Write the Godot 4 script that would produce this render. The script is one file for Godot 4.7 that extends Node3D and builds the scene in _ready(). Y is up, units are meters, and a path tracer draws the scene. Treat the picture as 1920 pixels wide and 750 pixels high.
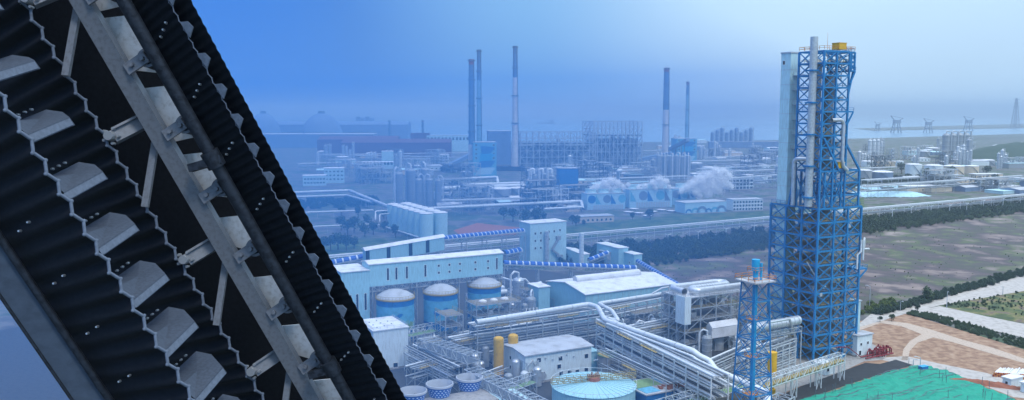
extends Node3D
# ------------------------------------------------------------------ constants
const H := 85.0
const F := 1600.0
const TH := 28.0
var pitch := atan(167.0 / F)
var U := Vector3(cos(deg_to_rad(TH)), 0, -sin(deg_to_rad(TH)))
var V := Vector3(sin(deg_to_rad(TH)), 0, cos(deg_to_rad(TH)))
var rng := RandomNumberGenerator.new()
var M := {}
var TX := {}
var cache := {}
var puff_noise := FastNoiseLite.new()

# ------------------------------------------------------------------ mesh collector
class MB:
	var v := PackedVector3Array()
	var n := PackedVector3Array()
	var u := PackedVector2Array()
	func quad(a: Vector3, b: Vector3, c: Vector3, d: Vector3) -> void:
		var m := (d - a).cross(b - a)
		if m.length_squared() < 1e-14:
			m = (c - b).cross(a - b) if (c - b).cross(a - b).length_squared() > 1e-14 else Vector3.UP
		m = m.normalized()
		v.append_array(PackedVector3Array([a, b, c, a, c, d]))
		n.append_array(PackedVector3Array([m, m, m, m, m, m]))
	func tri(a: Vector3, b: Vector3, c: Vector3) -> void:
		var m := (c - a).cross(b - a).normalized()
		v.append_array(PackedVector3Array([a, b, c]))
		n.append_array(PackedVector3Array([m, m, m]))
	func slab(c: Vector3, x: Vector3, y: Vector3, z: Vector3) -> void:
		for k in 3:
			var nn: Vector3 = [x, y, z][k]
			var t1: Vector3 = [y, z, x][k]
			var t2: Vector3 = [z, x, y][k]
			quad(c + nn - t1 + t2, c + nn + t1 + t2, c + nn + t1 - t2, c + nn - t1 - t2)
			quad(c - nn + t1 + t2, c - nn - t1 + t2, c - nn - t1 - t2, c - nn + t1 - t2)
	func box(lo: Vector3, hi: Vector3) -> void:
		var h := (hi - lo) / 2
		slab((lo + hi) / 2, Vector3(h.x, 0, 0), Vector3(0, h.y, 0), Vector3(0, 0, h.z))
	func beam(a: Vector3, b: Vector3, w: float, hh := -1.0, up := Vector3.UP) -> void:
		if hh < 0: hh = w
		var d := b - a
		var l := d.length()
		if l < 1e-4: return
		d /= l
		var s := d.cross(up)
		if s.length() < 0.05: s = d.cross(Vector3(0.3, 0.1, 0.95))
		s = s.normalized()
		var t := s.cross(d)
		slab((a + b) / 2, s * w / 2, t * hh / 2, -d * l / 2)
	func cyl(a: Vector3, b: Vector3, r0: float, r1 := -1.0, k := 10, caps := true) -> void:
		if r1 < 0: r1 = r0
		var ax := (b - a).normalized()
		var e1 := ax.cross(Vector3(0.31, 0.2, 0.93)).normalized()
		var e2 := ax.cross(e1)
		var sl := (r0 - r1) / maxf((b - a).length(), 0.001)
		for i in k:
			var d0 := e1 * cos(TAU * i / k) + e2 * sin(TAU * i / k)
			var d1 := e1 * cos(TAU * (i + 1) / k) + e2 * sin(TAU * (i + 1) / k)
			var n0 := (d0 + ax * sl).normalized()
			var n1 := (d1 + ax * sl).normalized()
			v.append_array(PackedVector3Array([b + d0 * r1, b + d1 * r1, a + d1 * r0, b + d0 * r1, a + d1 * r0, a + d0 * r0]))
			n.append_array(PackedVector3Array([n0, n1, n1, n0, n1, n0]))
			if caps:
				if r1 > 0.001: tri(b, b + d1 * r1, b + d0 * r1)
				if r0 > 0.001: tri(a, a + d0 * r0, a + d1 * r0)
	func tube(p: Array, r: float, k := 8) -> void:
		var prev := []
		var e1 := Vector3.ZERO
		for i in p.size():
			var t: Vector3 = (p[mini(i + 1, p.size() - 1)] - p[maxi(i - 1, 0)]).normalized()
			if i == 0:
				e1 = t.cross(Vector3(0.31, 0.9, 0.23)).normalized()
			e1 = (e1 - t * e1.dot(t)).normalized()
			var e2 := t.cross(e1)
			var ring := []
			for j in k + 1:
				ring.append(e1 * cos(TAU * j / k) + e2 * sin(TAU * j / k))
			if i > 0:
				for j in k:
					var a: Vector3 = p[i] + ring[j] * r
					var b: Vector3 = p[i] + ring[j + 1] * r
					var c: Vector3 = p[i - 1] + prev[j + 1] * r
					var d: Vector3 = p[i - 1] + prev[j] * r
					v.append_array(PackedVector3Array([a, b, c, a, c, d]))
					n.append_array(PackedVector3Array([ring[j], ring[j + 1], prev[j + 1], ring[j], prev[j + 1], prev[j]]))
			prev = ring
	func lathe(c: Vector3, prof: Array, k := 24, uvs := false) -> void:
		for i in prof.size() - 1:
			var p0: Vector2 = prof[i]
			var p1: Vector2 = prof[i + 1]
			var tn := Vector2(p1.y - p0.y, p0.x - p1.x).normalized()
			for j in k:
				var a0 := TAU * j / k
				var a1 := TAU * (j + 1) / k
				var d0 := Vector3(cos(a0), 0, -sin(a0))
				var d1 := Vector3(cos(a1), 0, -sin(a1))
				var y := Vector3.UP
				v.append_array(PackedVector3Array([c + d0 * p1.x + y * p1.y, c + d1 * p1.x + y * p1.y, c + d1 * p0.x + y * p0.y, c + d0 * p1.x + y * p1.y, c + d1 * p0.x + y * p0.y, c + d0 * p0.x + y * p0.y]))
				var n0 := (d0 * tn.x + y * tn.y)
				var n1 := (d1 * tn.x + y * tn.y)
				n.append_array(PackedVector3Array([n0, n1, n1, n0, n1, n0]))
				if uvs:
					var v0 := float(i) / (prof.size() - 1)
					var v1 := float(i + 1) / (prof.size() - 1)
					var u0 := float(j) / k
					var u1 := float(j + 1) / k
					u.append_array(PackedVector2Array([Vector2(u0, v1), Vector2(u1, v1), Vector2(u1, v0), Vector2(u0, v1), Vector2(u1, v0), Vector2(u0, v0)]))
	func grid(p: Array) -> void:   # rows of points, smooth
		var rows := p.size()
		var cols: int = p[0].size()
		var nn := []
		for i in rows:
			var r := []
			for j in cols:
				var a: Vector3 = p[mini(i + 1, rows - 1)][j] - p[maxi(i - 1, 0)][j]
				var b: Vector3 = p[i][mini(j + 1, cols - 1)] - p[i][maxi(j - 1, 0)]
				r.append(b.cross(a).normalized())
			nn.append(r)
		for i in rows - 1:
			for j in cols - 1:
				v.append_array(PackedVector3Array([p[i][j], p[i + 1][j], p[i + 1][j + 1], p[i][j], p[i + 1][j + 1], p[i][j + 1]]))
				n.append_array(PackedVector3Array([nn[i][j], nn[i + 1][j], nn[i + 1][j + 1], nn[i][j], nn[i + 1][j + 1], nn[i][j + 1]]))
	func poly(pts: Array, y: float) -> void:   # flat ground sheet, upward
		var q := PackedVector2Array()
		for p in pts: q.append(Vector2(p.x, p.z))
		var ix := Geometry2D.triangulate_polygon(q)
		for i in range(0, ix.size(), 3):
			var a := Vector3(q[ix[i]].x, y, q[ix[i]].y)
			var b := Vector3(q[ix[i + 1]].x, y, q[ix[i + 1]].y)
			var c := Vector3(q[ix[i + 2]].x, y, q[ix[i + 2]].y)
			if (c - a).cross(b - a).y < 0:
				tri(a, c, b)
			else:
				tri(a, b, c)
	func prism(pts: Array, ext: Vector3) -> void:   # flat convex outline pushed along ext
		var k := pts.size()
		var c := Vector3.ZERO
		for p in pts: c += p
		c /= k
		for i in k:
			var a: Vector3 = pts[i]
			var b: Vector3 = pts[(i + 1) % k]
			var m := (b - a).cross(ext)
			if m.dot((a + b) / 2 - c) > 0:
				quad(b, b + ext, a + ext, a) if (a - b).cross(ext).dot((a + b) / 2 - c) > 0 else quad(a, a + ext, b + ext, b)
			else:
				quad(a, a + ext, b + ext, b) if (b - a).cross(ext).dot((a + b) / 2 - c) > 0 else quad(b, b + ext, a + ext, a)
			if (b - c).cross(a - c).dot(-ext) > 0:
				tri(c, a, b); tri(c + ext, b + ext, a + ext)
			else:
				tri(c, b, a); tri(c + ext, a + ext, b + ext)
	func xbrace(a: Vector3, b: Vector3, c: Vector3, d: Vector3, w: float) -> void:   # a,b low; c above b, d above a
		beam(a, c, w)
		beam(b, d, w)
	# box truss from a to b (top chord line), width w, depth h
	func truss(a: Vector3, b: Vector3, w: float, h: float, bays: int, t: float) -> void:
		var s := (b - a).cross(Vector3.UP).normalized() * w / 2
		var dn := Vector3(0, -h, 0)
		for g in [-1.0, 1.0]:
			beam(a + s * g, b + s * g, t)
			beam(a + s * g + dn, b + s * g + dn, t)
		for i in bays + 1:
			var p := a.lerp(b, float(i) / bays)
			beam(p + s, p - s, t * 0.8)
			beam(p + s + dn, p - s + dn, t * 0.8)
			for g in [-1.0, 1.0]:
				beam(p + s * g, p + s * g + dn, t * 0.8)
				if i < bays:
					var q := a.lerp(b, float(i + 1) / bays)
					if i % 2: beam(p + s * g, q + s * g + dn, t * 0.7)
					else: beam(p + s * g + dn, q + s * g, t * 0.7)
			if i < bays:
				beam(p + s, a.lerp(b, float(i + 1) / bays) - s, t * 0.6)
	# open steel frame block lo..hi with nx, ny, nz bays
	func frame(lo: Vector3, hi: Vector3, nx: int, ny: int, nz: int, t: float, br := true) -> void:
		var d := hi - lo
		for i in nx + 1:
			for k in nz + 1:
				if i > 0 and i < nx and k > 0 and k < nz: continue
				var x := lo.x + d.x * i / nx
				var z := lo.z + d.z * k / nz
				beam(Vector3(x, lo.y, z), Vector3(x, hi.y, z), t)
		for j in range(1, ny + 1):
			var y := lo.y + d.y * j / ny
			var y0 := lo.y + d.y * (j - 1) / ny
			for z in [lo.z, hi.z]:
				beam(Vector3(lo.x, y, z), Vector3(hi.x, y, z), t * 0.8)
				if br:
					for i in nx:
						if (i + j) % 2: beam(Vector3(lo.x + d.x * i / nx, y0, z), Vector3(lo.x + d.x * (i + 1) / nx, y, z), t * 0.55)
						else: beam(Vector3(lo.x + d.x * i / nx, y, z), Vector3(lo.x + d.x * (i + 1) / nx, y0, z), t * 0.55)
			for x in [lo.x, hi.x]:
				beam(Vector3(x, y, lo.z), Vector3(x, y, hi.z), t * 0.8)
				if br:
					for k in nz:
						beam(Vector3(x, y0, lo.z + d.z * k / nz), Vector3(x, y, lo.z + d.z * (k + 1) / nz), t * 0.55)
	func rail(pts: Array, h := 1.1, t := 0.07) -> void:
		for i in pts.size() - 1:
			var a: Vector3 = pts[i]
			var b: Vector3 = pts[i + 1]
			for q in [0.5, 1.0]: beam(a + Vector3.UP * h * q, b + Vector3.UP * h * q, t)
			var k := maxi(1, int((b - a).length() / 2.0))
			for j in k + 1:
				var p := a.lerp(b, float(j) / k)
				beam(p, p + Vector3.UP * h, t)
	func mesh() -> ArrayMesh:
		var m := ArrayMesh.new()
		var arr := []
		arr.resize(Mesh.ARRAY_MAX)
		arr[Mesh.ARRAY_VERTEX] = v
		arr[Mesh.ARRAY_NORMAL] = n
		if u.size() == v.size(): arr[Mesh.ARRAY_TEX_UV] = u
		m.add_surface_from_arrays(Mesh.PRIMITIVE_TRIANGLES, arr)
		return m

# ------------------------------------------------------------------ pixels and the ground
func ray(x: float, y: float) -> Vector3:
	return Basis(Vector3.RIGHT, -pitch) * Vector3((x - 960) / F, -(y - 375) / F, -1)
func G(x: float, y: float, h := 0.0) -> Vector3:
	var r := ray(x, y)
	var k := (h - H) / r.y
	return Vector3(r.x * k, h, r.z * k)
func at_depth(x: float, y: float, d: float) -> Vector3:
	return Vector3(0, H, 0) + ray(x, y) * d
func hat(p: Vector3, y: float) -> float:   # height above y = 0 at which the vertical through p crosses pixel row y
	var k := (y - 375) / F
	return H - p.z * (k * cos(pitch) + sin(pitch)) / (k * sin(pitch) - cos(pitch))
func len_to(p: Vector3, d: Vector3, xr: float) -> float:   # how far along d from p the pixel column xr lies
	var f := Vector3(0, -sin(pitch), -cos(pitch))
	var k := (xr - 960) / F
	var r := p - Vector3(0, H, 0)
	return (k * f.dot(r) - r.x) / (d.x - k * f.dot(d))
func mpp(p: Vector3) -> float: return -p.z / F   # metres per photo pixel there

# ------------------------------------------------------------------ scene helpers
func obj(called: String, mb, m, parent: Node = self) -> MeshInstance3D:
	var o := MeshInstance3D.new()
	o.name = called
	o.mesh = mb.mesh() if mb is MB else mb
	o.material_override = M[m] if m is String else m
	parent.add_child(o, true)
	return o
func tag(o: Node, label: String, cat: String, group := "", kind := "") -> void:
	o.set_meta("label", label)
	if cat: o.set_meta("category", cat)
	if group: o.set_meta("group", group)
	if kind: o.set_meta("kind", kind)
func thing(called: String, label: String, cat: String, p := Vector3.ZERO, turn := 0.0, group := "") -> Node3D:
	var o := Node3D.new()
	o.name = called
	add_child(o, true)
	o.position = p
	o.rotation.y = deg_to_rad(turn)
	tag(o, label, cat, group, "thing")
	return o
func ground(called: String, pix: Array, y: float, m: String, label: String) -> void:
	var mb := MB.new()
	var pts := []
	for q in pix: pts.append(G(q[0], q[1]))
	mb.poly(pts, y)
	var o := obj(called, mb, m)
	tag(o, label, "ground", "", "structure")
func noise_tex(key: String, size: int, freq: float, cols: Array, seed_ := 1, oct := 5, warp := 0.0, cell := false) -> void:
	var nz := FastNoiseLite.new()
	nz.seed = seed_
	nz.noise_type = FastNoiseLite.TYPE_CELLULAR if cell else FastNoiseLite.TYPE_SIMPLEX_SMOOTH
	nz.frequency = freq
	nz.fractal_octaves = oct
	nz.fractal_gain = 0.55
	if warp > 0:
		nz.domain_warp_enabled = true
		nz.domain_warp_amplitude = warp
		nz.domain_warp_frequency = freq * 1.5
	var t := NoiseTexture2D.new()
	t.width = size
	t.height = size
	t.seamless = true
	t.noise = nz
	var g := Gradient.new()
	var off := PackedFloat32Array()
	var cc := PackedColorArray()
	for c in cols:
		off.append(c[0])
		cc.append(c[1].linear_to_srgb())
	g.offsets = off
	g.colors = cc
	t.color_ramp = g
	TX[key] = t
func mat(key: String, c: Color, rough := 0.7, metal := 0.0, tex := "wear", sc := 0.08, spec := 0.4) -> StandardMaterial3D:
	var m := StandardMaterial3D.new()
	m.resource_name = key
	m.albedo_color = c.linear_to_srgb()
	m.roughness = rough
	m.metallic = metal
	m.metallic_specular = spec
	if tex:
		m.albedo_texture = TX[tex]
		m.uv1_triplanar = true
		m.uv1_world_triplanar = true
		m.uv1_scale = Vector3(sc, sc, sc)
	M[key] = m
	return m
func L(r: float, g: float, b: float) -> Color: return Color(r, g, b)

func window(parent: Node, c: Vector3, nrm: Vector3, w: float, h: float, pane := "glass", fr := "frame_white") -> void:
	var key := "win_%0.2f_%0.2f_%0.1f_%0.1f" % [w, h, nrm.x, nrm.z]
	var s := nrm.cross(Vector3.UP).normalized()
	if not cache.has(key):
		var a := MB.new()
		for g in [-1.0, 1.0]:
			a.slab(s * g * (w / 2 + 0.06), s * 0.06, Vector3.UP * (h / 2 + 0.12), -nrm * 0.09)
			a.slab(Vector3.UP * g * (h / 2 + 0.06), s * (w / 2), Vector3.UP * 0.06, -nrm * 0.09)
		var b := MB.new()
		b.slab(Vector3.ZERO, s * w / 2, Vector3.UP * h / 2, -nrm * 0.03)
		cache[key] = [a.mesh(), b.mesh()]
	var o := obj("window", cache[key][0], fr, parent)
	o.position = c
	obj("pane", cache[key][1], pane, o)

# a walled building whose near corner top is at pixel (xc, yt); side faces end at pixel columns xl and xr
func bld(called: String, label: String, cat: String, xc: float, yt: float, h: float, xl: float, xr: float, wall: String, roof: String, o := {}) -> Dictionary:
	var turn: float = o.get("turn", TH)
	var u := Vector3(cos(deg_to_rad(turn)), 0, -sin(deg_to_rad(turn)))
	var w_ := Vector3(sin(deg_to_rad(turn)), 0, cos(deg_to_rad(turn)))
	var p := G(xc, yt, h)
	var w: float = o.get("w", len_to(p, u, xr))
	var d: float = o.get("d", len_to(p, -w_, xl) if not o.has("d") else 0.0)
	p.y = 0
	return bld_at(called, label, cat, p, w, d, h, wall, roof, o, turn)
func bld_at(called: String, label: String, cat: String, p: Vector3, w: float, d: float, h: float, wall: String, roof: String, o := {}, turn := TH) -> Dictionary:
	var nd := thing(called, label, cat, p, turn, o.get("group", ""))
	var y0: float = o.get("y0", 0.0)
	var mb := MB.new()
	mb.box(Vector3(0, y0, -d), Vector3(w, h, 0))
	var rise: float = o.get("rise", 0.0)
	var rb := MB.new()
	var e: float = o.get("eave", 0.35)
	var th: float = o.get("thick", 0.35)
	if rise > 0 and o.get("along", "x") == "x":
		mb.prism([Vector3(0, h, 0), Vector3(0, h, -d), Vector3(0, h + rise, -d / 2)], Vector3(w, 0, 0))
		for s in [0.0, 1.0]:
			var lo := Vector3(-e, h + 0.02 - e * rise * 2 / d, e if s == 0 else -d - e)
			rb.prism([lo, lo + Vector3(0, th, 0), Vector3(-e, h + rise + th + 0.02, -d / 2), Vector3(-e, h + rise + 0.02, -d / 2)], Vector3(w + 2 * e, 0, 0))
	elif rise > 0:
		mb.prism([Vector3(0, h, 0), Vector3(w, h, 0), Vector3(w / 2, h + rise, 0)], Vector3(0, 0, -d))
		for s in [0.0, 1.0]:
			var lo := Vector3(-e if s == 0 else w + e, h + 0.02 - e * rise * 2 / w, e)
			rb.prism([lo, lo + Vector3(0, th, 0), Vector3(w / 2, h + rise + th + 0.02, e), Vector3(w / 2, h + rise + 0.02, e)], Vector3(0, 0, -d - 2 * e))
	else:
		rb.box(Vector3(-e, h + 0.01, -d - e), Vector3(w + e, h + th, e))
	obj("wall", mb, wall, nd)
	obj("roof", rb, roof, nd)
	if o.get("plinth", true) and y0 == 0.0:
		var pb := MB.new()
		pb.box(Vector3(-0.06, 0, -d - 0.06), Vector3(w + 0.06, minf(0.8, h * 0.08), 0.06))
		obj("plinth", pb, "concrete", nd)
	for q in o.get("win", []):   # [face, across 0..1, height 0..1, width, height]
		if q[0] == "f": window(nd, Vector3(w * q[1], y0 + (h - y0) * q[2], 0.02), Vector3(0, 0, 1), q[3], q[4])
		else: window(nd, Vector3(-0.02, y0 + (h - y0) * q[2], -d * q[1]), Vector3(-1, 0, 0), q[3], q[4])
	return {"n": nd, "w": w, "d": d, "h": h, "p": p}
func winrow(face: String, xs: Array, ys: Array, w: float, h: float) -> Array:
	var r := []
	for y in ys:
		for x in xs: r.append([face, x, y, w, h])
	return r
func span(a: float, b: float, k: int) -> Array:
	var r := []
	for i in k: r.append(a + (b - a) * i / maxi(1, k - 1))
	return r

# ------------------------------------------------------------------ build
func _ready() -> void:
	rng.seed = 7
	camera_and_light()
	materials()
	setting()
	process_tower()
	near_plant()
	racks()
	floor_clutter()
	storage_side()
	yard()
	middle_ground()
	far_works()
	harbour()
	vegetation()
	steam()
	haze_bank()
	sidewall_conveyor()

func camera_and_light() -> void:
	var cam := Camera3D.new()
	cam.name = "camera"
	cam.fov = rad_to_deg(2 * atan(375.0 / F))
	cam.position = Vector3(0, H, 0)
	cam.rotation.x = -pitch
	cam.near = 0.5
	cam.far = 60000.0
	add_child(cam)
	cam.current = true
	var we := WorldEnvironment.new()
	we.name = "world_environment"
	var e := Environment.new()
	e.tonemap_mode = Environment.TONE_MAPPER_LINEAR
	e.tonemap_exposure = 1.2
	e.background_mode = Environment.BG_SKY
	e.background_energy_multiplier = 1.0
	e.sky = Sky.new()
	var pm := PanoramaSkyMaterial.new()
	pm.panorama = sky_picture()
	e.sky.sky_material = pm
	e.ambient_light_source = Environment.AMBIENT_SOURCE_SKY
	e.fog_enabled = true
	e.fog_density = 0.0002
	e.fog_light_color = L(0.64, 0.83, 1.0).linear_to_srgb()
	e.volumetric_fog_enabled = true
	e.volumetric_fog_density = 0.0
	e.sdfgi_enabled = true
	e.ssao_enabled = true
	e.ssil_enabled = true
	we.environment = e
	add_child(we)
	var sun := DirectionalLight3D.new()
	sun.name = "sun"
	sun.light_energy = 0.4
	sun.light_color = Color(1.0, 0.96, 0.9)
	sun.light_angular_distance = 14.0
	sun.shadow_enabled = true
	sun.rotation_degrees = Vector3(-52, 30, 0)
	add_child(sun)

# hazy air: deep blue towards one side of the bay, pale milky blue over the other and overhead
func sky_picture() -> ImageTexture:
	var w := 512
	var h := 256
	var im := Image.create(w, h, false, Image.FORMAT_RGBAF)
	var nz := FastNoiseLite.new()
	nz.seed = 5
	nz.frequency = 1.4
	nz.fractal_octaves = 4
	for y in h:
		var el := 90.0 - (y + 0.5) / h * 180.0
		for x in w:
			var az := wrapf((x + 0.5) / w * 360.0, -180.0, 180.0)   # column 0 looks along -Z
			var t := smoothstep(-24.0, 24.0, az)
			if az > 75: t = lerpf(1.0, .42, smoothstep(75.0, 180.0, az))   # the clear side and the milky side meet again behind
			elif az < -60: t = lerpf(0.0, .42, smoothstep(-60.0, -180.0, az))
			var b := Vector3(0.010, 0.125, 0.52).lerp(Vector3(0.19, 0.40, 0.68), smoothstep(0.0, 0.55, t))
			b = b.lerp(Vector3(0.47, 0.66, 0.85), smoothstep(0.5, 1.0, t))
			b = b.lerp(Vector3(0.68, 0.77, 0.88), smoothstep(18.0, 65.0, el))
			var d := Vector3(cos(deg_to_rad(el)) * sin(deg_to_rad(az)), sin(deg_to_rad(el)) * 2.5, -cos(deg_to_rad(el)) * cos(deg_to_rad(az)))
			b *= 1.0 + 1.7 * pow(sin(deg_to_rad(maxf(el, 0.0))), 1.4)   # an overcast sky is brightest overhead
			b *= 1.0 + 0.08 * nz.get_noise_3dv(d * 1.3)
			im.set_pixel(x, y, Color(b.x, b.y, b.z, 1))
	return ImageTexture.create_from_image(im)

func materials() -> void:
	noise_tex("wear", 512, 0.012, [[0.0, L(.62, .62, .62)], [0.35, L(.86, .86, .86)], [0.6, L(.97, .97, .97)], [1.0, L(1, 1, 1)]], 3, 6)
	noise_tex("stain", 512, 0.02, [[0.0, L(.6, .58, .55)], [0.3, L(.82, .81, .80)], [0.55, L(.95, .95, .95)], [1.0, L(1, 1, 1)]], 11, 6, 20.0)
	noise_tex("ground_mix", 1024, 0.006, [[0.0, L(.06, .065, .07)], [0.3, L(.10, .10, .10)], [0.45, L(.16, .155, .15)], [0.58, L(.075, .10, .06)], [0.75, L(.05, .085, .045)], [1.0, L(.22, .2, .18)]], 21, 6, 30.0)
	noise_tex("field", 1024, 0.005, [[0.0, L(.30, .24, .21)], [0.24, L(.19, .15, .14)], [0.34, L(.105, .085, .088)], [0.43, L(.08, .066, .072)], [0.5, L(.068, .078, .055)], [0.57, L(.088, .074, .078)], [0.65, L(.085, .115, .05)], [0.75, L(.16, .135, .12)], [1.0, L(.32, .27, .24)]], 9, 8, 40.0)
	noise_tex("meadow", 1024, 0.006, [[0.0, L(.04, .06, .03)], [0.35, L(.06, .085, .035)], [0.5, L(.10, .12, .04)], [0.62, L(.2, .17, .07)], [0.78, L(.12, .09, .08)], [1.0, L(.36, .3, .27)]], 31, 7, 30.0)
	noise_tex("dirt", 1024, 0.008, [[0.0, L(.19, .115, .075)], [0.35, L(.27, .165, .11)], [0.5, L(.32, .205, .14)], [0.65, L(.36, .24, .16)], [1.0, L(.45, .33, .25)]], 41, 7, 25.0)
	noise_tex("net", 1024, 0.010, [[0.0, L(.55, .5, .42)], [0.12, L(.6, .75, .7)], [0.3, L(.85, .9, .9)], [0.6, L(1, 1, 1)], [1.0, L(.8, .85, .8)]], 51, 6, 30.0)
	noise_tex("leaf", 256, 0.03, [[0.0, L(.5, .5, .5)], [0.5, L(.85, .9, .8)], [1.0, L(1, 1, .8)]], 61, 5)
	noise_tex("sea", 512, 0.02, [[0.0, L(.85, .88, .9)], [0.5, L(.95, .96, .97)], [1.0, L(1, 1, 1)]], 71, 4)
	noise_tex("scuff", 512, 0.014, [[0.0, L(.12, .13, .15)], [0.3, L(.42, .43, .45)], [0.48, L(.78, .78, .78)], [0.65, L(1, 1, 1)], [1.0, L(.7, .7, .7)]], 81, 7, 60.0)
	mat("cyan", L(.36, .63, .72), .55)
	mat("cyan_pale", L(.50, .74, .80), .55)
	mat("white_wall", L(.70, .80, .84), .6)
	mat("roof_white", L(.74, .76, .80), .6, 0, "stain", .02)
	mat("roof_grey", L(.46, .49, .54), .7, 0, "stain", .02)
	mat("floor_dark", L(.062, .068, .075), .9, 0, "stain", .05)
	mat("concrete", L(.36, .35, .34), .9, 0, "stain", .06)
	mat("concrete_road", L(.46, .43, .40), .9, 0, "stain", .03)
	mat("path", L(.50, .40, .32), .95, 0, "stain", .08)
	mat("asphalt", L(.032, .036, .042), .85, 0, "wear", .05)
	mat("steel", L(.50, .55, .60), .45, .3)
	mat("steel_pale", L(.68, .73, .77), .5, .1)
	mat("steel_dark", L(.13, .16, .20), .6, .3)
	mat("silver", L(.62, .66, .70), .38, .55)
	mat("grey_tank", L(.34, .38, .42), .5, .2, "stain", .06)
	mat("blue", L(.012, .215, .50), .5, 0, "stain", .12)
	mat("blue_light", L(.015, .36, .66), .45)
	mat("blue_hood", L(.012, .10, .45), .4)
	mat("white_hood", L(.62, .72, .84), .4)
	mat("mural_blue", L(.015, .17, .47), .6, 0, "stain", .04)
	mat("mural_sky", L(.13, .42, .62), .6, 0, "stain", .05)
	mat("mural_pale", L(.42, .66, .80), .6)
	mat("mural_green", L(.20, .33, .16), .6)
	mat("yellow", L(.70, .40, .02), .5)
	mat("yellow_rail", L(.40, .31, .12), .7, 0, "stain", .15)
	mat("orange", L(.62, .24, .06), .6)
	mat("red", L(.24, .018, .03), .5)
	mat("maroon", L(.12, .04, .045), .7, 0, "stain", .02)
	mat("brick", L(.34, .13, .08), .9, 0, "stain", .05)
	mat("cream", L(.72, .60, .45), .8)
	mat("glass", L(.02, .03, .045), .2, 0, "")
	mat("frame_white", L(.7, .74, .76), .6, 0, "")
	mat("grate", L(.24, .24, .24), .8, .2, "stain", .1)
	mat("coal", L(.02, .022, .026), .95, 0, "wear", .05)
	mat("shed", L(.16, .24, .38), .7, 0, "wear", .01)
	mat("chimney_white", L(.62, .60, .60), .8, 0, "stain", .02)
	mat("chimney_blue", L(.10, .19, .33), .8, 0, "stain", .02)
	mat("chimney_cyan", L(.22, .42, .55), .8, 0, "stain", .02)
	mat("chimney_red", L(.26, .07, .07), .8)
	mat("bark", L(.09, .065, .045), .95)
	mat("ground", L(1, 1, 1), .95, 0, "ground_mix", .004)
	mat("field", L(1, 1, 1), .95, 0, "field", .0045)
	mat("meadow", L(1, 1, 1), .95, 0, "meadow", .012)
	mat("lawn", L(.55, .85, .6), .95, 0, "meadow", .01)
	mat("dirt", L(.95, .93, .90), .95, 0, "dirt", .03)
	mat("net", L(.014, .30, .205), .8, 0, "net", .035)
	mat("cyan_sheet", L(.42, .66, .76), .7, 0, "stain", .03)
	mat("sea", L(.16, .30, .44), .25, 0, "sea", .002)
	mat("crane", L(.14, .2, .28), .7, 0, "")
	for kk in ["cyan", "cyan_pale", "white_wall"]:   # rain streaks run down the cladding
		M[kk].albedo_texture = TX["stain"]
		M[kk].uv1_scale = Vector3(.22, .022, .22)
	mat("flue_grey", L(.50, .57, .61), .5, .2, "stain", .1)
	for k in [["leaf_dark", L(.036, .068, .04)], ["leaf_mid", L(.062, .10, .045)], ["leaf_light", L(.10, .14, .03)]]:
		var m := mat(k[0], k[1], .8, 0, "leaf", .2)
		m.backlight_enabled = true
		m.backlight = (k[1] * 0.5).linear_to_srgb()

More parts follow.
